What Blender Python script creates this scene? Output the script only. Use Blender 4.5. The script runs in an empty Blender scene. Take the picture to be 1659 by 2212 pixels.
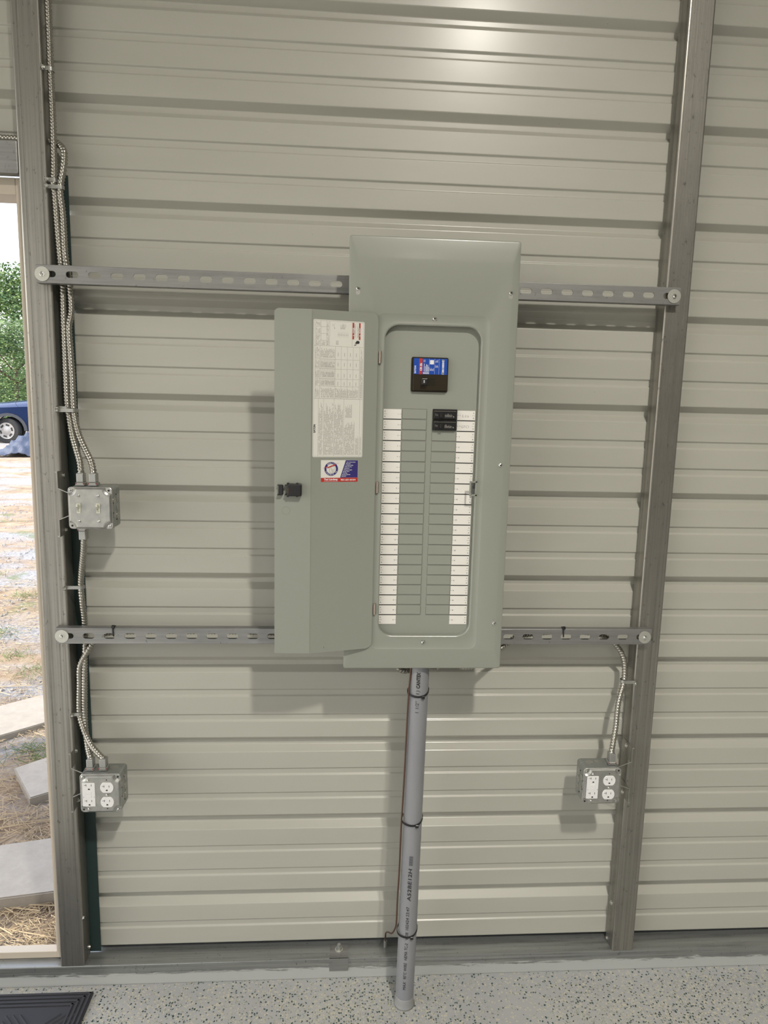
import bpy, bmesh, math, random
from mathutils import Vector, Matrix
random.seed(7)
SC = bpy.context.scene
COL = SC.collection

# ------------------------------------------------------------------ camera
cam_d = bpy.data.cameras.new('camera'); cam = bpy.data.objects.new('camera', cam_d); COL.objects.link(cam)
cam_d.sensor_fit = 'HORIZONTAL'; cam_d.sensor_width = 36.0; cam_d.lens = 1481.9 / 1659 * 36.0
cam_d.clip_start = 0.02; cam_d.clip_end = 400
yaw, pit, rol = 0.06647, -0.15113, 0.02395
F = Vector((math.sin(yaw)*math.cos(pit), math.cos(yaw)*math.cos(pit), math.sin(pit)))
R0 = Vector((math.cos(yaw), -math.sin(yaw), 0)); U0 = R0.cross(F)
R = math.cos(rol)*R0 + math.sin(rol)*U0; U = -math.sin(rol)*R0 + math.cos(rol)*U0
M = Matrix((R, U, -F)).transposed().to_4x4(); M.translation = Vector((0.58467, -1.69309, 1.59075))
cam.matrix_world = M
SC.camera = cam

# ------------------------------------------------------------------ world, sun, lamps, exposure
SC.view_settings.view_transform = 'Standard'; SC.view_settings.look = 'None'
SC.view_settings.exposure = -0.52; SC.view_settings.gamma = 1.0; SC.view_settings.use_curve_mapping = False
wd = bpy.data.worlds.new('world'); SC.world = wd; wd.use_nodes = True
nt = wd.node_tree; nt.nodes.clear()
sky = nt.nodes.new('ShaderNodeTexSky'); sky.sky_type = 'NISHITA'; sky.sun_disc = False
sky.sun_elevation = math.radians(50); sky.sun_rotation = math.radians(247)
sky.air_density = 1.2; sky.dust_density = 3.0; sky.ozone_density = 1.0
bg = nt.nodes.new('ShaderNodeBackground'); bg.inputs['Strength'].default_value = 1.3
hz = nt.nodes.new('ShaderNodeMix'); hz.data_type = 'RGBA'; hz.inputs[0].default_value = .6; hz.inputs[7].default_value = (1.78, 1.70, 1.58, 1)   # thin white haze over the whole sky
wo = nt.nodes.new('ShaderNodeOutputWorld')
nt.links.new(sky.outputs[0], hz.inputs[6]); nt.links.new(hz.outputs[2], bg.inputs[0]); nt.links.new(bg.outputs[0], wo.inputs[0])
sun_d = bpy.data.lights.new('sun', 'SUN'); sun_d.energy = 6.0; sun_d.angle = 0.01; sun_d.color = (1, .93, .8)
sun = bpy.data.objects.new('sun', sun_d); COL.objects.link(sun)
sun.rotation_euler = Vector((0.70, 0.30, -0.65)).to_track_quat('-Z', 'Y').to_euler()
LAMPS = [(1.36, -2.55, 3.85, 680, .18), (6.1, -2.6, 3.85, 150, .2), (-2.6, -5.4, 3.85, 120, .2), (1.36, -5.9, 3.85, 330, .18)]
LAMP_COL = (1.0, 0.945, 0.85)
for i, (x, y, z, e, r) in enumerate(LAMPS):
    ld = bpy.data.lights.new('lamp_light', 'SPOT'); ld.shadow_soft_size = r/2; ld.energy = e; ld.color = LAMP_COL
    ld.spot_size = math.radians(160); ld.spot_blend = 1.0
    lo = bpy.data.objects.new('lamp_light', ld); COL.objects.link(lo); lo.location = (x, y, z - .012)

# ------------------------------------------------------------------ helpers
def link(name, me, m=None, parent=None):
    o = bpy.data.objects.new(name, me); COL.objects.link(o)
    if m is not None:
        for mm in (m if isinstance(m, (list, tuple)) else [m]):
            me.materials.append(mm)
    if parent is not None: o.parent = parent
    return o

def obj(name, bm, m, parent=None, smooth=False, angle=None):
    me = bpy.data.meshes.new(name)
    bmesh.ops.recalc_face_normals(bm, faces=bm.faces)
    if smooth:
        for f in bm.faces: f.smooth = True
        if angle:
            for e in bm.edges:
                if len(e.link_faces) == 2 and e.calc_face_angle(0) > angle: e.smooth = False
    bm.to_mesh(me); bm.free()
    return link(name, me, m, parent)

def thing(name, label, cat, group=None, loc=(0, 0, 0)):
    o = bpy.data.objects.new(name, None); COL.objects.link(o); o.location = loc
    o.empty_display_size = .05
    tag(o, label, cat, group); return o

def tag(o, label=None, cat=None, group=None, kind=None):
    if label: o['label'] = label
    if cat: o['category'] = cat
    if group: o['group'] = group
    if kind: o['kind'] = kind
    return o

def part(root, *os):
    """parent world-space built parts under a root empty that has a location"""
    for o in os:
        o.parent = root
        o.matrix_parent_inverse = Matrix.Translation(root.location).inverted()

def BM(): return bmesh.new()

def box(bm, x0, x1, y0, y1, z0, z1, bev=0.0, seg=1, mat=0):
    vs = [bm.verts.new((x, y, z)) for x in (x0, x1) for y in (y0, y1) for z in (z0, z1)]
    F_ = [(0, 1, 3, 2), (4, 6, 7, 5), (0, 4, 5, 1), (2, 3, 7, 6), (0, 2, 6, 4), (1, 5, 7, 3)]
    fs = [bm.faces.new([vs[i] for i in f]) for f in F_]
    for f in fs: f.material_index = mat
    if bev:
        es = {e for f in fs for e in f.edges}
        bmesh.ops.bevel(bm, geom=list(es), offset=bev, segments=seg, affect='EDGES', profile=.5)
    return fs

def cyl(bm, a, b, r, r2=None, n=16, cap=True, mat=0):
    a = Vector(a); b = Vector(b); r2 = r if r2 is None else r2
    d = (b - a).normalized(); q = d.to_track_quat('Z', 'Y')
    A = []; B = []
    for i in range(n):
        t = 2*math.pi*i/n; v = q @ Vector((math.cos(t), math.sin(t), 0))
        A.append(bm.verts.new(a + v*r)); B.append(bm.verts.new(b + v*r2))
    fs = []
    for i in range(n):
        j = (i+1) % n; fs.append(bm.faces.new((A[i], A[j], B[j], B[i])))
    if cap: fs.append(bm.faces.new(A[::-1])); fs.append(bm.faces.new(B))
    for f in fs: f.material_index = mat
    return fs

def lathe(bm, c, axis, prof, n=20):
    """prof: list of (radius, distance along axis)"""
    c = Vector(c); q = Vector(axis).normalized().to_track_quat('Z', 'Y'); rings = []
    for r, h in prof:
        rings.append([bm.verts.new(c + q @ Vector((r*math.cos(2*math.pi*i/n), r*math.sin(2*math.pi*i/n), h))) for i in range(n)])
    for a, b in zip(rings, rings[1:]):
        for i in range(n):
            j = (i+1) % n; bm.faces.new((a[i], a[j], b[j], b[i]))
    bm.faces.new(rings[0][::-1]); bm.faces.new(rings[-1])

def rrect(x0, x1, z0, z1, r, n=6):
    r = max(r, 1e-5); P = []
    for cx, cz, a in ((x1-r, z1-r, 0), (x0+r, z1-r, 90), (x0+r, z0+r, 180), (x1-r, z0+r, 270)):
        for k in range(n+1):
            t = math.radians(a + 90*k/n); P.append((cx + r*math.cos(t), cz + r*math.sin(t)))
    return P

def loft(bm, loops, cap0=False, cap1=False, mat=0):
    """loops: [(list of (x, z), y)]"""
    V = [[bm.verts.new((x, y, z)) for x, z in P] for P, y in loops]
    for a, b in zip(V, V[1:]):
        for i in range(len(a)):
            j = (i+1) % len(a); bm.faces.new((a[i], a[j], b[j], b[i])).material_index = mat
    if cap0: bm.faces.new(V[0]).material_index = mat
    if cap1: bm.faces.new(V[-1]).material_index = mat

def prism(bm, P, y0, y1, mat=0):
    loft(bm, [(P, y0), (P, y1)], True, True, mat)

def holed(outer, holes, y0, y1):
    """plate in the xz plane with holes, between depths y0 and y1"""
    cu = bpy.data.curves.new('tmp', 'CURVE'); cu.dimensions = '2D'; cu.fill_mode = 'BOTH'
    cu.extrude = abs(y1-y0)/2
    for P in [outer] + holes:
        s = cu.splines.new('POLY'); s.points.add(len(P)-1); s.use_cyclic_u = True
        for k, (x, z) in enumerate(P): s.points[k].co = (x, z, 0, 1)
    o = bpy.data.objects.new('tmp', cu)
    me = bpy.data.meshes.new_from_object(o)
    bm = BM(); bm.from_mesh(me); bpy.data.meshes.remove(me); bpy.data.objects.remove(o); bpy.data.curves.remove(cu)
    for v in bm.verts: v.co = Vector((v.co.x, (y0+y1)/2 + v.co.z, v.co.y))
    return bm

def circ(cx, cz, r, n=20, a0=0, a1=360):
    m = n if a1 - a0 == 360 else n + 1
    return [(cx + r*math.cos(math.radians(a0 + (a1-a0)*k/n)), cz + r*math.sin(math.radians(a0 + (a1-a0)*k/n))) for k in range(m)]

def slot(cx, cz, hw, hh, n=8):
    """stadium, half width hw, half height hh"""
    r = hh; P = []
    for k in range(n+1):
        t = math.radians(-90 + 180*k/n); P.append((cx + hw - r + r*math.cos(t), cz + r*math.sin(t)))
    for k in range(n+1):
        t = math.radians(90 + 180*k/n); P.append((cx - hw + r + r*math.cos(t), cz + r*math.sin(t)))
    return P

_font = {}
def glyphs(s, bold=0.0, shear=0.0, spacing=1.0):
    """text as flat polygons, cap height about 0.73 of size 1; returns verts, faces, width"""
    k = (s, bold, shear, spacing)
    if k not in _font:
        cu = bpy.data.curves.new('tmp', 'FONT'); cu.body = s; cu.size = 1; cu.resolution_u = 2
        cu.offset = bold; cu.shear = shear; cu.space_character = spacing; cu.fill_mode = 'FRONT'
        o = bpy.data.objects.new('tmp', cu); me = bpy.data.meshes.new_from_object(o)
        vs = [v.co.copy() for v in me.vertices]; fs = [tuple(p.vertices) for p in me.polygons]
        xs = [v.x for v in vs] or [0, 0]
        _font[k] = (vs, fs, min(xs), max(xs))
        bpy.data.meshes.remove(me); bpy.data.objects.remove(o); bpy.data.curves.remove(cu)
    return _font[k]

def text(bm, s, pos, h, rot=0, width=None, align='C', bold=0.0, shear=0.0, spacing=1.0, mat=0, fn=None):
    """h = cap height; pos = (x, y, z) of the text's middle in the xz plane; rot degrees; fn maps (a, b) -> world"""
    vs, fs, x0, x1 = glyphs(s, bold, shear, spacing)
    if not fs: return
    sc = h/0.73; sx = sc if width is None else width/(x1-x0)
    off = {'C': (x0+x1)/2, 'L': x0, 'R': x1}[align]
    ca, sa = math.cos(math.radians(rot)), math.sin(math.radians(rot)); new = []
    for v in vs:
        a = (v.x-off)*sx; b = v.y*sc - h/2
        a, b = a*ca - b*sa, a*sa + b*ca
        new.append(bm.verts.new(fn(a, b) if fn else (pos[0]+a, pos[1], pos[2]+b)))
    for f in fs:
        try: bm.faces.new([new[i] for i in f]).material_index = mat
        except ValueError: pass

def flat(bm, P, y, mat=0):
    bm.faces.new([bm.verts.new((x, y, z)) for x, z in P]).material_index = mat

def rect(bm, x0, x1, z0, z1, y, mat=0): flat(bm, [(x0, z0), (x1, z0), (x1, z1), (x0, z1)], y, mat)

def catmull(P, step):
    P = [Vector(p) for p in P]; Q = [P[0]*2-P[1]] + P + [P[-1]*2-P[-2]]; out = []
    for i in range(1, len(Q)-2):
        n = max(2, int((Q[i+1]-Q[i]).length/step*1.0)*2)
        for k in range(n):
            t = k/n; a, b, c, d = Q[i-1], Q[i], Q[i+1], Q[i+2]
            out.append(.5*((2*b) + (c-a)*t + (2*a-5*b+4*c-d)*t*t + (3*b-a-3*c+d)*t**3))
    out.append(P[-1])
    # resample evenly
    res = [out[0]]; acc = 0
    for a, b in zip(out, out[1:]):
        L = (b-a).length
        while acc + L >= step and L > 1e-9:
            t = (step-acc)/L; a = a.lerp(b, t); res.append(a.copy()); L = (b-a).length; acc = 0
        acc += L
    res.append(out[-1]); return res

def sweep(bm, pts, rad, n=10, cap=True):
    prev = None; nrm = None; rings = []
    for i, p in enumerate(pts):
        d = (pts[min(i+1, len(pts)-1)] - pts[max(i-1, 0)]).normalized()
        if nrm is None: nrm = d.orthogonal().normalized()
        else: nrm = (nrm - d*nrm.dot(d)).normalized()
        b = d.cross(nrm)
        ring = []
        for k in range(n):
            t = 2*math.pi*k/n; r = rad(i, t) if callable(rad) else rad
            ring.append(bm.verts.new(p + (nrm*math.cos(t) + b*math.sin(t))*r))
        if prev:
            for k in range(n):
                j = (k+1) % n; bm.faces.new((prev[k], prev[j], ring[j], ring[k]))
        prev = ring; rings.append(ring)
    if cap: bm.faces.new(rings[0][::-1]); bm.faces.new(rings[-1])

# ------------------------------------------------------------------ materials
def mat(name, col, rough=.5, metal=0.0, spec=None):
    m = bpy.data.materials.new(name); m.use_nodes = True
    b = m.node_tree.nodes['Principled BSDF']
    b.inputs['Base Color'].default_value = (*col, 1); b.inputs['Roughness'].default_value = rough
    b.inputs['Metallic'].default_value = metal
    if spec is not None: b.inputs['Specular IOR Level'].default_value = spec
    return m
def N(m, t, **kw):
    n = m.node_tree.nodes.new(t)
    for k, v in kw.items():
        if hasattr(n, k): setattr(n, k, v)
        else: n.inputs[k].default_value = v
    return n
def L(m, a, b): m.node_tree.links.new(a, b)
def bsdf(m): return m.node_tree.nodes['Principled BSDF']
def coord(m, scale=(1, 1, 1), out='Object'):
    tc = N(m, 'ShaderNodeTexCoord'); mp = N(m, 'ShaderNodeMapping'); mp.inputs['Scale'].default_value = scale
    L(m, tc.outputs[out], mp.inputs[0]); return mp.outputs[0]
def ramp(m, fac, stops):
    r = N(m, 'ShaderNodeValToRGB'); e = r.color_ramp.elements
    while len(e) > 1: e.remove(e[-1])
    e[0].position, e[0].color = stops[0][0], (*stops[0][1], 1)
    for p, c in stops[1:]:
        n = e.new(p); n.color = (*c, 1)
    L(m, fac, r.inputs[0]); return r.outputs[0]
def noise(m, vec, sc, det=3, rough=.5):
    n = N(m, 'ShaderNodeTexNoise'); n.inputs['Scale'].default_value = sc; n.inputs['Detail'].default_value = det
    n.inputs['Roughness'].default_value = rough; L(m, vec, n.inputs['Vector']); return n.outputs['Fac']
def bump(m, h, strength, dist=.001):
    b = N(m, 'ShaderNodeBump'); b.inputs['Strength'].default_value = strength; b.inputs['Distance'].default_value = dist
    L(m, h, b.inputs['Height']); L(m, b.outputs[0], bsdf(m).inputs['Normal'])
def mixc(m, fac, a, b, mode='MIX'):
    n = N(m, 'ShaderNodeMix'); n.data_type = 'RGBA'; n.blend_type = mode
    for sock, v in ((n.inputs[0], fac), (n.inputs[6], a), (n.inputs[7], b)):
        if isinstance(v, (int, float)): sock.default_value = v
        elif isinstance(v, tuple): sock.default_value = (*v, 1)
        else: L(m, v, sock)
    return n.outputs[2]
def g3(v): return (v, v, v)

M_ = {}
m = M_['sheet'] = mat('painted_sheet', (.41, .405, .35), .4, 0, .5); bsdf(m).inputs['Coat Weight'].default_value = .35; bsdf(m).inputs['Coat Roughness'].default_value = .22
v = coord(m, (.6, 1, 4)); c1 = ramp(m, noise(m, v, 3, 4), [(.3, (.398, .392, .345)), (.7, (.422, .416, .367))])
v2 = coord(m, (1, 1, 1.6)); sp = noise(m, v2, 230, 2, .4)
c2 = mixc(m, ramp(m, sp, [(.79, g3(0)), (.82, g3(1))]), c1, (.16, .11, .06)); L(m, c2, bsdf(m).inputs['Base Color'])
bump(m, noise(m, coord(m, (.5, 1, 2)), 9, 2), .12, .003)

def galv(name, base, streak=(60, 60, 1.2), metal=.75, rough=.42, dark=.55):
    m = mat(name, base, rough, metal); v = coord(m, streak)
    n1 = noise(m, v, 1, 5, .65)
    c1 = ramp(m, n1, [(.3, tuple(b*dark for b in base)), (.5, base), (.72, tuple(min(1, b*1.3) for b in base))])
    n2 = noise(m, coord(m, (1, 1, 1)), 14, 5, .7)
    c2 = mixc(m, ramp(m, n2, [(.35, g3(.0)), (.75, g3(.5))]), c1, tuple(min(1, b*1.15) for b in base))
    n3 = noise(m, coord(m, (1, 1, .55)), 120, 3, .6)
    c3 = mixc(m, ramp(m, n3, [(.64, g3(0)), (.74, g3(.75))]), c2, tuple(b*.35 for b in base))
    L(m, c3, bsdf(m).inputs['Base Color'])
    L(m, ramp(m, n1, [(.3, g3(rough+.12)), (.7, g3(rough-.1))]), bsdf(m).inputs['Roughness'])
    bump(m, n1, .25, .0006); return m
M_['galv'] = galv('galvanised_tube', (.30, .288, .262), (220, 60, 1.5), .85, .4, .6)
M_['galvh'] = galv('galvanised_strut', (.27, .27, .265), (3, 60, 60), .7, .45, .7)
M_['track'] = galv('galvanised_track', (.27, .278, .272), (2.5, 60, 160), .7, .36, .5)
# floor coating smeared up the track's foot
m = M_['track']; tc = N(m, 'ShaderNodeTexCoord'); sx = N(m, 'ShaderNodeSeparateXYZ'); L(m, tc.outputs['Object'], sx.inputs[0])
nz = noise(m, coord(m, (3, 1, 26)), 4, 6, .8)
ad = N(m, 'ShaderNodeMath', operation='MULTIPLY_ADD'); L(m, nz, ad.inputs[0]); ad.inputs[1].default_value = -.062
L(m, sx.outputs[2], ad.inputs[2])
fac = ramp(m, ad.outputs[0], [(0, g3(1)), (.002, g3(0))])
old = bsdf(m).inputs['Base Color'].links[0].from_socket
L(m, mixc(m, fac, old, (.40, .41, .40)), bsdf(m).inputs['Base Color'])
inv = N(m, 'ShaderNodeMath', operation='MULTIPLY_ADD'); L(m, fac, inv.inputs[0]); inv.inputs[1].default_value = -.6; inv.inputs[2].default_value = .6
L(m, inv.outputs[0], bsdf(m).inputs['Metallic'])

m = M_['zinc'] = mat('zinc_plated_box', (.4, .4, .38), .36, .8)
n1 = noise(m, coord(m), 60, 3); L(m, ramp(m, n1, [(.3, (.36, .365, .35)), (.7, (.46, .455, .43))]), bsdf(m).inputs['Base Color'])
n2 = noise(m, coord(m), 420, 2); L(m, ramp(m, n2, [(.3, g3(.3)), (.7, g3(.46))]), bsdf(m).inputs['Roughness'])
M_['zinc_dark'] = mat('zinc_box_side', (.34, .355, .345), .42, .75)
M_['cast'] = mat('die_cast_zinc', (.40, .405, .39), .42, .8)
M_['screw'] = mat('bright_screw', (.78, .78, .75), .18, 1)
M_['washer'] = mat('washer_steel', (.55, .55, .50), .42, .7)
m = M_['cable'] = mat('armoured_cable', (.38, .365, .325), .3, .9)
m = M_['panel'] = mat('panel_paint', (.262, .275, .238), .33, 0, .5)
bump(m, noise(m, coord(m), 700, 2), .06, .0002); bsdf(m).inputs['Coat Weight'].default_value = .25; bsdf(m).inputs['Coat Roughness'].default_value = .16
M_['panel_in'] = mat('panel_recess_paint', (.262, .275, .238), .46, 0, .5)
M_['white'] = mat('label_paper', (.74, .72, .68), .5)
M_['sticker'] = mat('sticker_vinyl', (.66, .65, .60), .42)
M_['black'] = mat('black_plastic', (.012, .012, .013), .32)
M_['ink'] = mat('black_ink', (.02, .02, .02), .6)
M_['inkgrey'] = mat('grey_print', (.27, .26, .24), .6)
M_['red'] = mat('red_print', (.42, .028, .02), .45)
M_['blue'] = mat('blue_print', (.006, .06, .37), .35)
M_['navy'] = mat('navy_print', (.03, .022, .15), .45)
M_['whiteink'] = mat('white_print', (.75, .75, .76), .5)
M_['bronze'] = mat('smoked_breaker_case', (.028, .022, .014), .2)
M_['copper'] = mat('aged_copper', (.12, .068, .05), .45, .55)
m = M_['pvc'] = mat('grey_pvc', (.40, .405, .42), .38)
L(m, ramp(m, noise(m, coord(m, (1, 1, .4)), 12, 4), [(.35, (.225, .23, .25)), (.7, (.255, .26, .272))]), bsdf(m).inputs['Base Color'])
M_['device'] = mat('white_receptacle', (.74, .73, .73), .35)
M_['toggle'] = mat('ivory_switch', (.62, .62, .52), .35)
M_['green'] = mat('dark_green_trim', (.018, .038, .036), .55)
M_['jamb'] = mat('beige_door_frame', (.50, .44, .36), .5)
M_['hinge'] = mat('hinge_pin', (.5, .42, .36), .3, .9)
M_['redcap'] = mat('red_insulator', (.25, .03, .03), .4)

# epoxy floor with flakes
m = M_['floor'] = mat('flake_epoxy_floor', (.45, .45, .43), .28, 0, .5)
v = coord(m); base = ramp(m, noise(m, v, 2.5, 3), [(.3, (.35, .358, .365)), (.7, (.40, .405, .40))])
dens = noise(m, v, 2.2, 3)
def flakes(scale, seed, lo, col, base, th):
    vo = N(m, 'ShaderNodeTexVoronoi'); vo.feature = 'F1'; vo.inputs['Scale'].default_value = scale
    mp = N(m, 'ShaderNodeMapping'); mp.inputs['Location'].default_value = (seed, seed*.7, 0)
    wv = N(m, 'ShaderNodeTexNoise'); wv.inputs['Scale'].default_value = 300; L(m, v, wv.inputs['Vector'])
    mx = N(m, 'ShaderNodeMix'); mx.data_type = 'VECTOR'; mx.inputs[0].default_value = .008
    L(m, v, mx.inputs[4]); L(m, wv.outputs['Color'], mx.inputs[5])
    L(m, mx.outputs[1], mp.inputs[0]); L(m, mp.outputs[0], vo.inputs['Vector'])
    d = ramp(m, vo.outputs['Distance'], [(th, g3(1)), (th+.03, g3(0))])
    sp = N(m, 'ShaderNodeSeparateColor'); L(m, vo.outputs['Color'], sp.inputs[0])
    ad = N(m, 'ShaderNodeMath', operation='MULTIPLY_ADD'); L(m, dens, ad.inputs[0]); ad.inputs[1].default_value = .45
    hf = N(m, 'ShaderNodeMath', operation='MULTIPLY'); L(m, sp.outputs[0], hf.inputs[0]); hf.inputs[1].default_value = .5; L(m, hf.outputs[0], ad.inputs[2])
    k = ramp(m, ad.outputs[0], [(lo, g3(0)), (lo+.01, g3(1))])
    mu = N(m, 'ShaderNodeMath', operation='MULTIPLY'); L(m, d, mu.inputs[0]); L(m, k, mu.inputs[1])
    return mixc(m, mu.outputs[0], base, col)
c = flakes(155, 3.1, .53, (.50, .475, .38), base, .42)
c = flakes(170, 8.3, .64, (.30, .31, .24), c, .38)
c = flakes(158, 5.7, .605, (.022, .055, .05), c, .38)
L(m, c, bsdf(m).inputs['Base Color'])

m = M_['mat'] = mat('charcoal_mat', (.035, .037, .045), .85); bump(m, noise(m, coord(m), 500, 2), .5, .001)
m = M_['ground'] = mat('straw_soil', (.4, .3, .2), .9); v = coord(m)
c1 = ramp(m, noise(m, v, 5, 6, .7), [(.3, (.20, .145, .10)), (.5, (.38, .28, .19)), (.7, (.50, .41, .30))])
far = N(m, 'ShaderNodeSeparateXYZ'); L(m, v, far.inputs[0])
fr = ramp(m, noise(m, coord(m, (.6, 1.5, 1)), 1.2, 5, .6), [(.42, g3(0)), (.58, g3(1))])
c2 = mixc(m, fr, c1, ramp(m, noise(m, v, 40, 4, .7), [(.35, (.24, .24, .25)), (.65, (.48, .48, .50))]))
gr = ramp(m, noise(m, v, 2.3, 4, .6), [(.6, g3(0)), (.68, g3(.6))])
L(m, mixc(m, gr, c2, (.13, .19, .06)), bsdf(m).inputs['Base Color']); bump(m, noise(m, v, 60, 6, .8), .8, .02)
m = M_['paver'] = mat('concrete_paver', (.50, .47, .42), .85); v = coord(m)
L(m, ramp(m, noise(m, v, 18, 6, .7), [(.3, (.31, .28, .24)), (.7, (.38, .345, .30))]), bsdf(m).inputs['Base Color']); bump(m, noise(m, v, 150, 4, .7), .4, .002)
M_['straw'] = mat('dry_straw', (.50, .40, .27), .8); M_['grass'] = mat('grass_blades', (.12, .20, .05), .7)
M_['stone'] = mat('gravel_stone', (.29, .28, .275), .8)
m = M_['leaf'] = mat('tree_leaves', (.10, .17, .05), .6)
oi = N(m, 'ShaderNodeObjectInfo'); L(m, ramp(m, noise(m, coord(m), 3, 3), [(.35, (.05, .12, .045)), (.65, (.16, .24, .06))]), bsdf(m).inputs['Base Color'])
bsdf(m).inputs['Transmission Weight'].default_value = 0.0
M_['bark'] = mat('bark', (.10, .075, .05), .9)
M_['carblue'] = mat('dark_blue_car_paint', (.012, .03, .10), .12, .3); M_['tyre'] = mat('tyre_rubber', (.02, .02, .021), .7)
M_['flare'] = mat('grey_plastic_flare', (.07, .075, .085), .5); M_['rim'] = mat('silver_wheel', (.36, .35, .34), .4, .4)
M_['glass'] = mat('car_glass', (.25, .3, .34), .05, .6); M_['tarp'] = mat('blue_tarp', (.05, .07, .12), .6)
M_['lampbody'] = mat('lamp_housing', (.08, .08, .08), .5)
M_['ceil'] = mat('ceiling_sheet', (.5, .49, .44), .5)
m = M_['emit'] = mat('lamp_diffuser', (.9, .88, .8), .4)
bsdf(m).inputs['Emission Color'].default_value = (*LAMP_COL, 1); bsdf(m).inputs['Emission Strength'].default_value = 6

# ------------------------------------------------------------------ room shell
SY, WY = 0.0206, 0.0734          # stud face, inner face of the wall sheets
X0, X1, YB, ZC = -4.2, 8.0, -12.0, 4.25
bm = BM(); box(bm, X0, X1, YB, WY + .02, -.12, 0); fl = obj('floor', bm, M_['floor']); tag(fl, kind='structure')
bm = BM(); box(bm, X0, X1, YB, WY + .04, ZC, ZC+.05); tag(obj('ceiling', bm, M_['ceil']), kind='structure')
bm = BM(); box(bm, X0-.05, X0, YB, -8.0, 0, ZC); box(bm, X0-.05, X0, -.9, WY+.04, 0, ZC); box(bm, X0-.05, X0, -8.0, -.9, 3.6, ZC); tag(obj('wall_left', bm, M_['ceil']), kind='structure')
bm = BM(); box(bm, X1, X1+.05, YB, WY+.04, 0, ZC); tag(obj('wall_right', bm, M_['ceil']), kind='structure')
bm = BM()                         # wall behind the camera, with a roll-up door opening
GX0, GX1, GZ = -3.9, -.3, 3.1
box(bm, X0, GX0, YB-.05, YB, 0, ZC); box(bm, GX1, X1, YB-.05, YB, 0, ZC); box(bm, GX0, GX1, YB-.05, YB, GZ, ZC)
tag(obj('wall_front', bm, M_['ceil']), kind='structure')

# ribbed sheets of the back wall: 9 inch rib pitch, three flutes deep towards the outside
PITCH, RTOP = .2286, 2.2976
def profile(z0, z1):
    """(z, depth) from top z1 down to z0"""
    k = [(0, 0), (.015, .019), (.028, .019), (.043, 0), (.091, 0), (.0945, .004), (.1085, .004), (.112, 0), (.162, 0), (.1655, .004), (.1795, .004), (.183, 0)]
    pts = []
    n = math.ceil((z1 - RTOP)/PITCH) + 1
    i = -n
    while RTOP - PITCH*i > z0 - .3:
        for t, d in k: pts.append((RTOP - PITCH*i - t, d))
        i += 1
    def at(z):
        for (a, da), (b, db) in zip(pts, pts[1:]):
            if a >= z >= b: return da + (db-da)*(a-z)/(a-b)
        return 0
    P = [(z1, at(z1))] + [p for p in pts if z0 < p[0] < z1] + [(z0, at(z0))]
    # soften every bend with a small chamfer
    out = [P[0]]
    for a, b, c in zip(P, P[1:], P[2:]):
        va = Vector((a[0]-b[0], a[1]-b[1])); vc = Vector((c[0]-b[0], c[1]-b[1]))
        r = min(.0014, va.length*.35, vc.length*.35)
        if r > 1e-5:
            p1 = Vector(b)+va.normalized()*r; p2 = Vector(b)+vc.normalized()*r
            out += [tuple(p1), tuple((p1+p2)/2*.5 + Vector(b)*.5), tuple(p2)]
        else: out.append(b)
    return out + [P[-1]]
def sheet(bm, x0, x1, z0, z1, off):
    P = profile(z0, z1); th = .0006
    rows = [[bm.verts.new((x, WY+off+d, z)) for z, d in P] for x in (x0, x1)]
    back = [[bm.verts.new((x, WY+off+d+th, z)) for z, d in P] for x in (x0, x1)]
    for i in range(len(P)-1):
        bm.faces.new((rows[0][i], rows[1][i], rows[1][i+1], rows[0][i+1])); bm.faces.new((back[0][i], back[0][i+1], back[1][i+1], back[1][i]))
        for s in (0, 1): bm.faces.new((rows[s][i], rows[s][i+1], back[s][i+1], back[s][i]))
    for i in (0, -1): bm.faces.new((rows[0][i], rows[1][i], back[1][i], back[0][i]))
wall = bpy.data.objects.new('wall_back', None); COL.objects.link(wall); tag(wall, kind='structure')
k2, k6 = RTOP - 2*PITCH, RTOP - 6*PITCH
DX0, DX1, DZ = -1.12, -.155, 2.1                   # walk-door opening
LX = -.075
for a, b, sp in [(.0745, k6+.0075, [(X0, DX0-.05), (LX, X1)]), (k6-.028, k2+.0075, [(X0, DX0-.05), (LX, X1)])]:
    off = .0008 if a < .1 else -.0008
    for x0, x1 in sp:
        bm = BM(); sheet(bm, x0, x1, a, b, off); obj('wall_panel', bm, M_['sheet'], wall)
for a, b, x0, x1 in [(k2-.028, 2.115, LX, X1), (k2-.028, 2.115, X0, DX0-.05), (2.115, RTOP+2*PITCH+.0075, X0, X1), (RTOP+2*PITCH-.028, RTOP+6*PITCH+.0075, X0, X1), (RTOP+6*PITCH-.028, ZC, X0, X1)]:
    bm = BM(); sheet(bm, x0, x1, a, b, 0 if b < 2.8 else .0008); obj('wall_panel', bm, M_['sheet'], wall)

# dark green flashing beside the door post
bm = BM(); box(bm, -.115, -.064, WY-.0035, WY-.0022, .0640, 2.114); obj('trim_1', bm, M_['green']); tag(bpy.data.objects['trim_1'], kind='structure')
# door frame lining the opening
fr = bpy.data.objects.new('door_1', None); COL.objects.link(fr); tag(fr, kind='structure')
def one(name, m, parent, *a, **k):
    bm = BM(); box(bm, *a, **k); return obj(name, bm, m, parent)
one('jamb', M_['jamb'], fr, -.1765, -.156, .05, .115, .064, 2.098, bev=.001)
one('jamb', M_['jamb'], fr, DX0-.02, DX0+.01, .05, .115, .064, 2.098, bev=.001)
one('head', M_['jamb'], fr, DX0+.01, -.1765, .05, .125, 2.06, 2.098, bev=.001)
one('sill', M_['jamb'], fr, DX0+.01, -.1765, .052, .078, .0625, .082, bev=.001)

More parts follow.
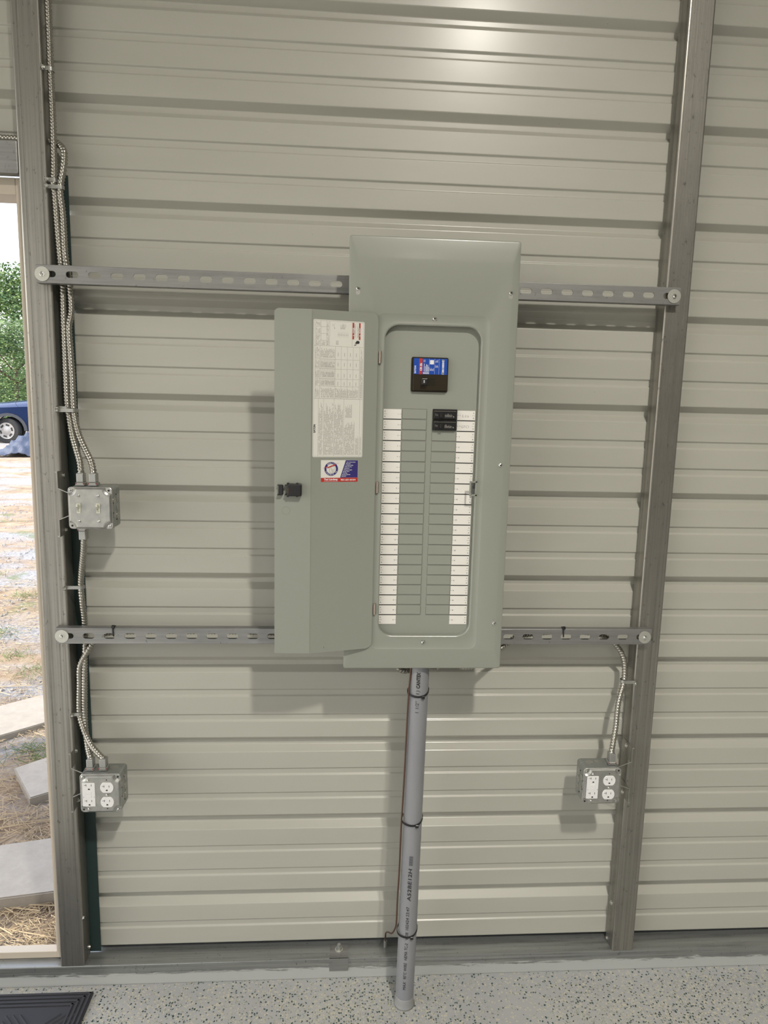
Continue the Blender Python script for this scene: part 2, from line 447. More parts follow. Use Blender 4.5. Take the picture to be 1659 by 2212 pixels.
# ------------------------------------------------------------------ posts, rail, header
def tube_v(name, x0, x1, y0, y1, z0, z1, r=.004):
    P = rrect(x0, x1, y0, y1, r, 3); bm = BM()
    V = [[bm.verts.new((a, b, z)) for a, b in P] for z in (z0, z1)]
    for i in range(len(P)):
        j = (i+1) % len(P); bm.faces.new((V[0][i], V[0][j], V[1][j], V[1][i]))
    bm.faces.new(V[0]); bm.faces.new(V[1])
    return bm
def tek(bm, c, axis, r=.0045):
    lathe(bm, c, axis, [(r*1.5, 0), (r*1.5, .0008), (r, .001), (r, .0035), (r*.7, .0042)], 12)
def post(x0, label, screws=(), side=1):
    t = thing('steel_post', label, 'post', 'galvanised square tube posts', (x0+.031, (SY+WY)/2, .062))
    o = obj('tube', tube_v('t', x0, x0+.063, SY, WY-.0036, .0625, ZC-.002), M_['galv']); part(t, o)
    bm = BM()
    # raised seam lines rolled into the front face
    for dx, w in ((.0135, .0007), (.0165, .0006), (.052, .0006)):
        box(bm, x0+dx, x0+dx+w, SY-.0004, SY+.0004, .0626, ZC-.01)
    part(t, obj('rolled_seam', bm, M_['galv']))
    for y, z in screws:
        bm = BM(); tek(bm, (x0+.063 if side > 0 else x0, y, z), (side, 0, 0)); part(t, obj('screw', bm, M_['screw']))
    return t
post(-.1554, 'galvanised steel post beside the door opening, two cables running down it', [(.0278, .2033), (.062, .0849)], 1)
post(1.3853, 'galvanised steel post at the right, single cable and outlet box on it', [(.0464, .1947), (.060, .0702)], -1)

bm = BM(); box(bm, X0+.01, X1-.01, SY, .0965, .0002, .062, bev=.0025, seg=2)
tag(obj('base_rail', bm, M_['track']), 'low galvanised rail along the floor with grey coating smears', 'rail')
bm = BM(); box(bm, DX0+.001, -.1558, SY+.001, .049, 2.099, 2.171, bev=.003, seg=2)
t = obj('door_header', bm, M_['galvh']); tag(t, 'short galvanised header tube over the door opening', 'header')

bm = BM(); box(bm, LX, X1-.01, .0945, .0965, .0622, .185); tag(obj('light_stop', bm, M_['green']), kind='structure')  # added strip outside the sheets, blocks daylight leaking in under them

# anchor clip on the rail
t = thing('anchor_clip', 'bent galvanised anchor clip bolted over the floor rail', 'bracket', None, (.602, .047, .063))
bm = BM(); box(bm, .576, .6285, SY-.0025, WY-.003, .0626, .0646); box(bm, .576, .6285, SY-.003, SY-.0006, .026, .0646); part(t, obj('strap', bm, M_['galvh']))
bm = BM(); cyl(bm, (.602, .05, .0648), (.602, .05, .0665), .011, n=20); part(t, obj('washer', bm, M_['washer']))
bm = BM(); cyl(bm, (.602, .05, .0665), (.602, .05, .0735), .0085, n=6); cyl(bm, (.602, .05, .0735), (.602, .05, .082), .0048, n=12); part(t, obj('nut', bm, M_['cast']))

# ------------------------------------------------------------------ slotted strut channels
def strut(zc, x0, x1, phase, label, wz):
    t = thing('strut_channel', label, 'strut', 'slotted strut channels', (0.65, .01, zc))
    hs = [slot(phase+.0508*k, zc, .0143, .0071) for k in range(-2, 28) if x0+.02 < phase+.0508*k < x1-.012]
    H = .0206
    bm = holed(rrect(x0, x1, zc-H+.0012, zc+H-.0012, .0003, 1), hs, .0, .0022)
    for s in (-1, 1):
        a, b = sorted((zc+s*H, zc+s*(H-.0022)))
        box(bm, x0, x1, .0012, SY-.0003, a, b)
        c, d = sorted((zc+s*(H-.0022), zc+s*(H-.0095))); box(bm, x0, x1, SY-.0026, SY-.0003, c, d)
        # rounded shoulder
        pts = [(x0, 0)]
        for k in range(4):
            t0, t1 = math.radians(90*k/4), math.radians(90*(k+1)/4)
            q = [(zc+s*(H-.0012-0 + .0012*math.sin(t)), .0012-.0012*math.cos(t)) for t in (t0, t1)]
            bm.faces.new([bm.verts.new((x, y, z)) for x, (z, y) in ((x0, q[0]), (x1, q[0]), (x1, q[1]), (x0, q[1]))])
    part(t, obj('channel', bm, M_['galvh']))
    for wx in wz:
        bm = BM(); lathe(bm, (wx, -.0003, zc-.0005), (0, -1, 0), [(.0165, 0), (.0168, .0004), (.0165, .0016), (.004, .0017)], 32); part(t, obj('washer', bm, M_['washer']))
        bm = BM(); lathe(bm, (wx, -.002, zc-.0005), (0, -1, 0), [(.0062, 0), (.006, .0008), (.0043, .001), (.0041, .0042), (.003, .005)], 6); part(t, obj('screw', bm, M_['screw']))
    return t
strut(1.8771, -.1185, 1.4125, .01223, 'upper slotted strut channel crossing behind the panel top', (-.1052, 1.3965))
strut(1.0080, -.1155, 1.4125, .01480, 'lower slotted strut channel with armoured cable tucked inside', (-.1008, 1.3945))

# ------------------------------------------------------------------ electrical panel
PN = thing('electrical_panel', 'tall grey-green electrical panel with its door swung open to the left', 'panel', None, (.793, -.05, .960))
def P_(name, bm, m, parent=PN, **k):
    o = obj(name, bm, m, None, **k)
    if parent is PN: part(PN, o)
    else: o.parent = parent
    return o
# enclosure tub behind the cover
bm = BM()
for a in [(.614, .974, -.0022, -.0004, .977, 1.949), (.614, .6155, -.0850, -.0022, .977, 1.949), (.9725, .974, -.0850, -.0022, .977, 1.949), (.6155, .9725, -.0850, -.0022, 1.9475, 1.949), (.6155, .9725, -.0850, -.0022, .977, .9785)]:
    box(bm, *a)
P_('enclosure', bm, M_['panel'])
# trim cover, pressed from one sheet
CX0, CX1, CZ0, CZ1 = .6005, .987, .9600, 1.9675
bm = BM()
RR = lambda d, r: rrect(CX0+d*.36, CX1-d*.36, CZ0+d, CZ1-d, r, 8)
OP = lambda d, r: rrect(.6842-d, .905+d, 1.044-d, 1.7765+d, r, 8)
EM = lambda d, r: rrect(.6655-d, .9225+d, 1.012-d, 1.8-.0+d, r, 8)
loops = [(RR(.001, .004), -.0840), (RR(0, .005), -.0840), (RR(0, .005), -.0945), (RR(.0006, .006), -.0958), (RR(.002, .006), -.0966),
         (RR(.004, .006), -.0969), (RR(.026, .006), -.0985), (RR(.044, .006), -.0998), (RR(.0495, .006), -.1),
         (EM(.0015, .018), -.1), (EM(0, .017), -.0996), (EM(-.0016, .016), -.0986),
         (OP(.0055, .036), -.0986), (OP(.003, .034), -.0992), (OP(.0015, .033), -.0988), (OP(0, .032), -.0972), (OP(0, .032), -.0845), (OP(.0015, .033), -.0845),
         (RR(.004, .004), -.0840)]
loft(bm, loops); P_('cover', bm, M_['panel'], smooth=True, angle=.6)
# dead front with breaker windows
DY = -.0838
bm = BM(); prism(bm, rrect(.672, .917, 1.032, 1.789, .03, 6), DY, DY+.0015); P_('dead_front', bm, M_['panel_in'])
ROW0, RP = 1.5895, .02483
# twist-outs: recessed-edge tabs
def blank(x0, x1, k):
    z1 = ROW0 - .0004 - RP*k; z0 = z1 - RP + .0022
    if True:
        b = BM(); box(b, x0, x1, DY-.0016, DY-.0001, z0, z1-.0004, bev=.0004); return b
for k in range(20):
    P_('breaker_blank', blank(.7292, .7858, k), M_['panel_in'])
    if k >= 2: P_('breaker_blank', blank(.7998, .8568, k), M_['panel_in'])
bm = BM()
for x0, x1 in ((.7284, .7868), (.7992, .8576)):
    for k in range(21):
        z = ROW0 - RP*k + .0003
        if k in (1, 2, 0) and x0 > .79: continue
        rect(bm, x0, x1, z-.0013, z-.0002, DY-.0002, 0)
    for k in range(20):
        if k < 2 and x0 > .79: continue
        for xx in (x0, x1-.0006): rect(bm, xx, xx+.0006, ROW0-RP*(k+1)+.001, ROW0-RP*k-.004, DY-.0003, 0)
P_('knockout_gap', bm, mat('gap_shadow_metal', (.12, .125, .108), .6))
# printed circuit labels
for k in range(21):
    z1 = ROW0 - .0018 - RP*k; z0 = z1 - RP + .0026
    for sd, (x0, x1) in enumerate(((.6852, .7268), (.8583, .9005))):
        bm = BM(); box(bm, x0, x1, DY-.0005, DY-.0001, z0, z1)
        lab = P_('circuit_label', bm, M_['white'])
        bm = BM(); y = DY-.0007; zc = (z0+z1)/2
        xa, s = (x0, 1) if sd == 0 else (x1, -1)
        text(bm, 'A', (xa+s*.0034, y, zc+.0060), .0029, bold=.012); text(bm, 'B', (xa+s*.0034, y, zc-.0060), .0029, bold=.012)
        a, b = sorted((xa+s*.0008, xa+s*.0072)); rect(bm, a, b, zc-.0002, zc+.0002, y)
        xb, s2 = (x1, -1) if sd == 0 else (x0, 1)
        a, b = sorted((xb, xb+s2*.0034)); rect(bm, a, b, zc-.0002, zc+.0002, y)
        text(bm, str(2*k+1+sd), (xb+s2*.0068, y, zc), .0027, bold=.008)
        rect(bm, x0, x1, z0-.0018, z0+.0001, y+.0001) if k < 20 else rect(bm, x0, x1, z0-.0008, z0-.0001, y+.0003)
        o = obj('print', bm, M_['ink']); part(PN, o); o.parent = lab; o.matrix_parent_inverse = Matrix.Identity(4)
        if k < 2 and sd == 1:
            bm = BM(); text(bm, 'Lts' if k == 0 else 'GFCI', (x0+.0195, y, zc-.001), .0062, shear=.15, bold=-.008, width=.0155 if k == 0 else .0185, spacing=1.2)
            o = obj('handwriting', bm, M_['inkgrey']); o.parent = lab
for o in list(COL.objects):      # sub-parts of labels share the label's local frame (world built)
    if o.name.startswith(('print', 'handwriting')): o.matrix_parent_inverse = o.parent.matrix_parent_inverse.inverted() if False else Matrix.Identity(4)
# main breaker
MB0, MB1, MZ0, MZ1 = .7468, .8326, 1.6286, 1.7075
bm = BM(); prism(bm, rrect(MB0, MB1, MZ0, MZ1, .004, 4), DY-.003, DY); bx = rrect(MB0+.004, MB1-.002, MZ0+.003, MZ1-.002, .003, 4)
loft(bm, [(bx, DY-.003), (bx, DY-.0095), (rrect(MB0+.005, MB1-.003, MZ0+.004, MZ1-.003, .002, 4), DY-.0105)], False, True)
mb = P_('main_breaker', bm, M_['bronze'])
def sub(name, bm, m, parent, **k):
    o = obj(name, bm, m, None, **k); o.parent = parent; return o
bm = BM(); y = DY-.0108; rect(bm, .7515, .8288, 1.6685, 1.7042, y)
lb = sub('breaker_label', bm, M_['blue'], mb)
bm = BM(); rect(bm, .7640, .7715, 1.6685, 1.7042, y-.0001); sub('red_band', bm, M_['red'], mb)
bm = BM(); yy = y-.0002
text(bm, 'EATON', (.7548, yy, 1.6790), .0040, rot=90, width=.0170, bold=.03)
text(bm, 'CSR 25k', (.7680, yy, 1.6850), .0048, rot=90, width=.0180, bold=.03)
prism(bm, rrect(.7885, .7978, 1.6912, 1.7008, .001, 3), yy+.0001, yy)
for x in (.7868, .7995, .8095): rect(bm, x, x+.0003, 1.6690, 1.7040, yy)
for i, x in enumerate((.7752, .7778, .7802, .7832, .785)): rect(bm, x, x+(.0009 if i != 2 else .0014), 1.6745, 1.6745+[.018, .012, .0165, .015, .011][i], yy)
text(bm, '200A', (.7745, yy, 1.6985), .002, rot=90); text(bm, '240V', (.7772, yy, 1.6985), .002, rot=90)
for i in range(7): rect(bm, .7733+.0021*i, .7733+.0021*i+.0012, 1.6693, 1.6693+random.uniform(.003, .006), yy)
for i in range(6): rect(bm, .7885+.0017*i, .7885+.0017*i+.0006, 1.6765, 1.6765+random.uniform(.004, .010), yy)
for i in range(4):
    rect(bm, .8015+.0017*i, .8015+.0017*i+.0006, 1.6840, 1.6840+random.uniform(.003, .006), yy)
    rect(bm, .8015+.0017*i, .8015+.0017*i+.0006, 1.6955, 1.6955+random.uniform(.003, .006), yy)
z = 1.6695
while z < 1.7015:
    h = random.choice((.0006, .0009, .0016, .0004)); rect(bm, .8168, .8215, z, z+h, yy); z += h+random.choice((.0004, .0006))
rect(bm, .8165, .8218, 1.6690, 1.6735, yy); rect(bm, .8165, .8218, 1.6985, 1.7022, yy)
sub('breaker_print', bm, M_['whiteink'], mb)
bm = BM(); box(bm, .7695, .8005, DY-.0112, DY-.0100, 1.6435, 1.6595, bev=.0003); sub('handle_slot', bm, mat('slot_dark', (.02, .018, .012), .25), mb)
bm = BM(); box(bm, .7700, .7832, DY-.0215, DY-.0105, 1.6445, 1.6588, bev=.0012, seg=2); h = sub('breaker_handle', bm, M_['black'], mb)
bm = BM(); text(bm, '200', (.7752, DY-.0217, 1.6515), .0032, rot=90, bold=.02); sub('rating_print', bm, M_['whiteink'], mb)
# branch breakers
for k in range(2):
    z1 = ROW0 + .0005 - RP*k; z0 = z1 - RP + .0008
    bm = BM(); box(bm, .8000, .8570, DY-.006, DY, z0, z1, bev=.0006); box(bm, .8022, .8545, DY-.0105, DY-.006, z0+.0014, z1-.0052, bev=.0009)
    bb = P_('circuit_breaker', bm, M_['black'])
    bm = BM(); box(bm, .8165, .8235, DY-.0175, DY-.0098, z0+.0045, z1-.0092, bev=.0009); sub('toggle', bm, M_['black'], bb)
    bm = BM(); box(bm, .8025, .8542, DY-.0099, DY-.0085, z1-.0050, z1-.0042); sub('edge_strip', bm, mat('pale_edge', (.22, .20, .17), .35), bb)  # thin paler strip along the breaker's upper step
    bm = BM(); y = DY-.0108; zc = (z0+z1)/2 - .002
    text(bm, '20', (.8095, y, zc), .0030, rot=90); text(bm, 'ON', (.8060, y, zc+.001), .0022, rot=90)
    for i in range(9):
        rect(bm, .8278+.0019*i, .8278+.0019*i+.0008, zc-.0042, zc-.0042+random.uniform(.003, .0085), y)
    rect(bm, .8275, .8460, zc-.0010, zc-.0004, y); prism(bm, circ(.8480, zc-.003, .0015, 10), y, y+.0001)
    sub('rating_print', bm, M_['inkgrey'], bb)
# screws and slots of the cover
def pan(bm, c, r=.0048):
    lathe(bm, c, (0, -1, 0), [(r, 0), (r, .0008), (r*.85, .0022), (r*.5, .003)], 16)
def scr(x, z, slotdz=None, y=-.1, parent=PN, r=.0048):
    bm = BM(); pan(bm, (x, y, z), r)
    for a in (0, 90):
        ca, sa = math.cos(math.radians(a+20)), math.sin(math.radians(a+20)); w = r*.6; t = r*.12
        flat(bm, [(x+ca*w-sa*t, z+sa*w+ca*t), (x-ca*w-sa*t, z-sa*w+ca*t), (x-ca*w+sa*t, z-sa*w-ca*t), (x+ca*w+sa*t, z+sa*w-ca*t)], y-.0031, 1)
    o = P_('screw', bm, [M_['screw'], M_['ink']]) if parent is PN else sub('screw', bm, [M_['screw'], M_['ink']], parent)
    if slotdz:
        bm = BM(); prism(bm, [(x+q[0], z+slotdz*.55+q[1]) for q in rrect(-.0046, .0046, -abs(slotdz)*.55, abs(slotdz)*.55, .0044, 4)], y-.0003, y+.0002)
        P_('screw_slot', bm, mat('slot_zinc', (.5, .5, .47), .35, .8))
scr(.6206, 1.8526, -.0125); scr(.9675, 1.8543, -.0125); scr(.9628, 1.4628); scr(.9661, 1.0765, .0105)
scr(.7953, 1.7925, -.007, y=-.0988); scr(.7938, 1.0275, .002, y=-.0988)
# hinge barrels
for z in (1.7034, 1.406, 1.1118):
    bm = BM(); box(bm, .6702, .6712, -.1035, -.0985, z-.0135, z+.0135); cyl(bm, (.6738, -.1018, z-.0135), (.6738, -.1018, z+.0135), .0026, n=12)
    P_('hinge', bm, M_['hinge'])
# strike for the door latch
bm = BM(); ys = -.1015
for a in [(.8890, .8928, 1.390, 1.4255), (.8928, .9075, 1.4215, 1.4255), (.8928, .9075, 1.390, 1.394)]:
    box(bm, a[0], a[1], ys-.012, ys-.009, a[2], a[3], bev=.0006)
box(bm, .9030, .9075, ys-.012, ys+.003, 1.4215, 1.4255); box(bm, .9030, .9075, ys-.012, ys+.003, 1.390, 1.394)
P_('latch_strike', bm, M_['panel'])
bm = BM(); box(bm, .8985, .9062, -.0975, -.0835, 1.394, 1.4215); P_('strike_slot', bm, mat('strike_dark', (.08, .085, .08), .5))

# door, folded open; its left third is parallel to the wall, the rest slopes back to the hinges
DA, DB, DLEN = Vector((.521, -.140, 0)), Vector((.6675, -.1035, 0)), .151
DU = (DB-DA).normalized(); DN = Vector((DU.y, -DU.x, 0)).normalized()
DN = DN if DN.y < 0 else -DN
def DP(u, z, off=0.0):
    """point of the sloping leaf: u along it from the fold, off towards the viewer"""
    p = DA + DU*u + DN*off; return Vector((p.x, p.y, z))
ZB, ZT = 1.0148, 1.7995
arc = lambda cx, cz, r, a0, a1, n=6: [(cx+r*math.cos(math.radians(a0+(a1-a0)*k/n)), cz+r*math.sin(math.radians(a0+(a1-a0)*k/n))) for k in range(n+1)]
left = arc(.4385+.011, ZT-.011, .011, 90, 180) + [(.4385, ZB+.001), (.4395, ZB)]
right = arc(DLEN-.016, ZB+.016, .016, 270, 360) + arc(DLEN-.013, ZT-.013, .013, 0, 90)
bm = BM()
def fb(x): return Vector((x[0], -.140, x[1]))
fv = [bm.verts.new(fb(p)) for p in left]; ft = bm.verts.new((.521, -.140, ZT)); fbv = bm.verts.new((.521, -.140, ZB))
rv = [bm.verts.new(DP(p[0], p[1])) for p in right]
f1 = bm.faces.new([ft] + fv + [fbv]); f2 = bm.faces.new([fbv] + rv + [ft])
g = bmesh.ops.extrude_face_region(bm, geom=[f1, f2]); vv = [e for e in g['geom'] if isinstance(e, bmesh.types.BMVert)]
bmesh.ops.translate(bm, verts=vv, vec=(0, .0016, 0))
DOOR = P_('door', bm, M_['panel'])
# fold line, return flange behind, knockout and latch
bm = BM(); box(bm, .5203, .5208, -.1404, -.1400, ZB+.001, ZT-.001); sub('fold_line', bm, mat('fold_crease', (.17, .165, .12), .6), DOOR)
bm = BM(); n = 28
for k in range(n):
    a0, a1 = 2*math.pi*k/n, 2*math.pi*(k+1)/n
    flat(bm, [(.4649+r*math.cos(a), 1.3538+r*math.sin(a)) for r, a in ((.0088, a0), (.0092, a0), (.0092, a1), (.0088, a1))], -.1402)
sub('knockout_ring', bm, mat('ring_shadow_paint', (.15, .15, .12), .6), DOOR)
bm = BM(); box(bm, .4680, .5005, -.1560, -.1402, 1.3888, 1.4165, bev=.0025, seg=2)
for zz in (1.3885, 1.4165):
    box(bm, .4672, .4722, -.1540, -.1405, zz-.0015, zz+.0018, bev=.0008); box(bm, .4878, .4930, -.1540, -.1405, zz-.0015, zz+.0018, bev=.0008)
box(bm, .4625, .4685, -.1520, -.1402, 1.4118, 1.4135); box(bm, .4625, .4685, -.1520, -.1402, 1.3905, 1.3922)
lt = sub('latch', bm, M_['black'], DOOR)
bm = BM(); box(bm, .4690, .4712, -.1566, -.1550, 1.3962, 1.4072); sub('latch_spring', bm, M_['copper'], DOOR)
bm = BM(); box(bm, .4485, .4588, -.1500, -.1402, 1.3910, 1.4128, bev=.0012); box(bm, .4458, .4560, -.1500, -.1440, 1.4118, 1.4138); box(bm, .4458, .4560, -.1500, -.1440, 1.3898, 1.3918)
sub('latch_tongue', bm, M_['black'], DOOR)
bm = BM()
def drect(bm, u0, u1, z0, z1, off, mat=0):
    bm.faces.new([bm.verts.new(DP(a, b, off)) for a, b in ((u0, z0), (u1, z0), (u1, z1), (u0, z1))]).material_index = mat
def dpoly(bm, P, off, mat=0): bm.faces.new([bm.verts.new(DP(a, b, off)) for a, b in P]).material_index = mat
def dtext(bm, s, u, z, h, rot=0, off=.0006, **k): text(bm, s, (0, 0, 0), h, rot=rot, fn=lambda a, b: DP(u+a, z+b, off), **k)
# instruction sticker
S0, S1, T0, T1 = .0025, .1190, 1.4765, 1.7785
bm = BM(); dpoly(bm, rrect(S0, S1, T0, T1, .003, 4), .0003); sub('instruction_sticker', bm, M_['sticker'], DOOR)
bm = BM(); lw = .0002
def hl(z, a, b, w=lw): drect(bm, a, b, z-w, z+w, .0005)
def vl(u, a, b, w=lw): drect(bm, u-w, u+w, a, b, .0005)
a, b, c, d = S0+.0018, S1-.0018, T0+.002, T1-.002
hl(c, a, b); hl(d, a, b); vl(a, c, d); vl(b, c, d)
hl(1.7225, a, b); hl(1.6075, a, b, .0003)
vl(a+.0035, 1.6075, d); vl(a+.0105, c, 1.6075); vl(.0905, 1.7225, d); vl(.0390, 1.7225, d); vl(.0325, 1.7225, d); vl(.0195, 1.7225, d)
for z in (1.7340, 1.7485, 1.7635): hl(z, a+.0035, .0325)
for z in (1.6940, 1.6730, 1.6510, 1.6350): hl(z, a+.0035, .1085)
for u in (.0175, .0525, .0660, .0800, .0935, .1085): vl(u, 1.6075, 1.7225)
for k in range(13): vl(.0195+.0026*k, 1.6350, 1.6940, .00015)
for u in (.0270, .0510, .0735, .1110): vl(u, c, 1.6075)
def lines(u0, u1, z0, z1, step, w=.0006, dens=.85):
    u = u0
    while u < u1:
        z = z0; end = z1 - random.random()*(z1-z0)*.25
        while z < end:
            l = random.uniform(.002, .006); 
            if random.random() < dens: drect(bm, u-w/2, u+w/2, z, min(z+l, end), .00045)
            z += l + .0009
        u += step
for u0, u1, z0, z1 in [(.0078, .0182, 1.724, 1.733), (.0078, .0182, 1.736, 1.747), (.0078, .0182, 1.750, 1.762), (.0078, .0182, 1.765, 1.774), (.022, .031, 1.724, 1.733), (.0335, .038, 1.724, 1.774), (.1105, .1165, 1.610, 1.720),
                       (.0075, .0165, 1.696, 1.720), (.0075, .0165, 1.675, 1.692), (.0075, .0165, 1.653, 1.671), (.0075, .0165, 1.637, 1.650), (.0075, .0165, 1.610, 1.632), (.020, .051, 1.610, 1.632), (.0535, .065, 1.610, 1.631), (.067, .079, 1.610, 1.631), (.081, .092, 1.610, 1.631), (.095, .107, 1.610, 1.631),
                       (.0195, .052, 1.697, 1.719), (.0195, .052, 1.655, 1.668), (.0195, .052, 1.676, 1.690), (.0195, .052, 1.638, 1.648),
                       (.0935, .099, 1.744, 1.773), (.103, .108, 1.744, 1.773), (.0165, .0255, 1.482, 1.600), (.0285, .0495, 1.482, 1.600), (.0525, .0720, 1.482, 1.598), (.0755, .1000, 1.482, 1.560), (.0780, .0930, 1.566, 1.596), (.1020, .1090, 1.482, 1.530), (.1130, .1150, 1.482, 1.530),
                       (.046, .052, 1.760, 1.772), (.064, .075, 1.760, 1.772), (.054, .060, 1.726, 1.736)]:
    lines(u0, u1, z0, z1, .00155)
for k in range(7):
    u = .0585+.0037*k; vl(u, 1.742, 1.754, .00012); drect(bm, u-.0005, u+.0005, 1.7465, 1.7490, .0006)
for z, u0 in ((1.659, .056), (1.683, .056), (1.641, .056), (1.705, .056)):
    for u in (.059, .0735, .087, .101): drect(bm, u-.0004, u+.0004, z-.004, z+.004, .00045)
sub('fine_print', bm, M_['inkgrey'], DOOR)
bm = BM(); dtext(bm, 'EATON', .0062, 1.5405, .0046, rot=90, width=.0185, bold=.035)
# hand pictogram with a bolt beside the warning blocks
dpoly(bm, circ(.1045, 1.7335, .0035, 10), .0006); dpoly(bm, [(.097, 1.7305), (.1015, 1.7370), (.1040, 1.7360), (.1025, 1.7300)], .0006); dpoly(bm, [(.094, 1.7250), (.0975, 1.7290), (.0985, 1.7278), (.102, 1.7300), (.0990, 1.7262), (.0975, 1.7270)], .0006)
sub('sticker_heading', bm, M_['ink'], DOOR)
bm = BM(); drect(bm, .0912, .0948, 1.7395, 1.7755, .0005); drect(bm, .1060, .1096, 1.7390, 1.7755, .0005); sub('warning_block', bm, M_['red'], DOOR)
bm = BM(); dtext(bm, 'DANGER', .0930, 1.7590, .0022, rot=90, off=.0007, bold=.03); dtext(bm, 'PELIGRO', .1078, 1.7590, .0022, rot=90, off=.0007, bold=.03)
for u in (.0930, .1078): dpoly(bm, [(u+.0012, 1.7470), (u-.0012, 1.7456+.0014), (u+.0012, 1.7484+.0014)], .0007)
sub('warning_text', bm, M_['whiteink'], DOOR)
# business sticker
c0, c1, e0, e1 = .0222, .1094, 1.4198, 1.4697
bm = BM(); drect(bm, c0, c1, e0, e1, .0004); sub('card_base', bm, M_['sticker'], DOOR)
eb = e0+.0098
bm = BM(); dpoly(bm, [(c0+.0450, eb), (c1-.0004, eb), (c1-.0004, e1-.0004), (c0+.0580, e1-.0004)], .0006)
cx, cz = c0+.0240, eb+.0200
for k in range(40):
    a0, a1 = 2*math.pi*k/40, 2*math.pi*(k+1)/40
    dpoly(bm, [(cx+r*math.cos(a), cz+r*math.sin(a)) for r, a in ((.0112, a0), (.0158, a0), (.0158, a1), (.0112, a1))], .0006)
sub('card_navy_print', bm, M_['navy'], DOOR)
bm = BM(); drect(bm, c0+.0002, c1-.0002, e0+.0002, eb-.0003, .0006)
for P in ([(-.020, -.001+.002), (-.008, .0065), (-.009, .0038), (-.001, .0072), (.003, .0085), (.0195, .0145), (.008, .0095), (.009, .0075), (.0005, .0050), (-.0095, .0010), (-.0085, .0042)],):
    dpoly(bm, [(cx+p, cz+q) for p, q in P], .0009)
sub('card_red_print', bm, M_['red'], DOOR)
bm = BM()
for i, s in enumerate(['New Construction', 'Remodels', 'Troubleshooting', 'Utility Services', 'Generators', 'Parking Lot Lights', 'Bucket Truck', 'Trenching', 'Security Cameras', 'Basketball']):
    dtext(bm, s, c0+.0595-.00128*i, e1-.0045-.00355*i, .0020, off=.0008, align='L', bold=.02, shear=.25)
dtext(bm, 'Tad Lindsey', c0+.0235, e0+.0062, .0038, off=.0009, bold=.035, width=.0325)
dtext(bm, 'Licensed & Insured', c0+.0235, e0+.0022, .0013, off=.0009, bold=.02, width=.0310)
dtext(bm, '901-651-8154', c0+.0640, e0+.0048, .0036, off=.0009, bold=.03, width=.0350)
def ringtext(s, a0, a1, r, flip):
    for i, ch in enumerate(s):
        if ch == ' ': continue
        a = math.radians(a0 + (a1-a0)*(i/(len(s)-1)))
        rot = math.degrees(a) - 90 if not flip else math.degrees(a) + 90
        dtext(bm, ch, cx+r*math.cos(a), cz+r*math.sin(a), .0026, rot=rot, off=.0008, bold=.02)
ringtext('QUALITY', 128, 52, .0135, False); ringtext('ELECTRIC TN', 208, 332, .0135, True)
sub('card_white_print', bm, M_['whiteink'], DOOR)
bm = BM()                                     # line drawing of a fist gripping the bolt
def stroke(P, w=.0004):
    for (a, b), (c, d) in zip(P, P[1:]):
        v = Vector((c-a, d-b)); n_ = Vector((-v.y, v.x)).normalized()*w/2
        dpoly(bm, [(cx+a+n_.x, cz+b+n_.y), (cx+c+n_.x, cz+d+n_.y), (cx+c-n_.x, cz+d-n_.y), (cx+a-n_.x, cz+b-n_.y)], .0008)
for P in ([(-.004, .002), (-.0045, -.004), (-.003, -.008), (.001, -.0095), (.004, -.009)], [(-.001, .004), (.000, -.001), (.002, -.003), (.006, -.001), (.0095, .001)],
          [(.002, -.003), (.0015, -.006), (.004, -.008), (.008, -.006)], [(.000, .008), (.006, .0065), (.0095, .003)], [(.003, -.0055), (.008, -.003)]): stroke(P)
sub('card_drawing', bm, M_['ink'], DOOR)
bm = BM(); dpoly(bm, [(.0335, 1.0240), (.0342, 1.0240), (.0336, 1.0285), (.0329, 1.0285)], .0004); sub('paint_scuff', bm, M_['ink'], DOOR)

# ------------------------------------------------------------------ device boxes
def coverplate(x0, x1, z0, z1, yb, holes):
    """raised galvanised cover with cut-in corners; yb = front of the box"""
    bm = BM()
    def notch(d, r):
        a, b, c, e = x0+d, x1-d, z0+d, z1-d; P = []
        for X, Z, sx_, sz_, s in ((b, e, -1, -1, 0), (a, e, 1, -1, 1), (a, c, 1, 1, 2), (b, c, -1, 1, 3)):
            pts = [(X+sx_*r*math.cos(math.radians(t)), Z+sz_*r*math.sin(math.radians(t))) for t in range(0, 91, 15)]
            pts = [(X+sx_*r*1.0, Z)] + [(X + sx_*r*math.cos(math.radians(t)), Z + sz_*r*math.sin(math.radians(t))) for t in range(10, 81, 14)] + [(X, Z+sz_*r)]
            if s in (0, 2): pts = pts[::-1]
            P += pts
        return P
    loft(bm, [(rrect(x0, x1, z0, z1, .009, 6), yb), (rrect(x0, x1, z0, z1, .009, 6), yb-.0012), (rrect(x0+.0012, x1-.0012, z0+.0012, z1-.0012, .008, 6), yb-.0020)], True, True)
    loft(bm, [(notch(.0016, .0135), yb-.0018), (notch(.0022, .0142), yb-.0036), (notch(.0046, .0150), yb-.0064), (notch(.0062, .0155), yb-.0070)], False, True)
    return bm
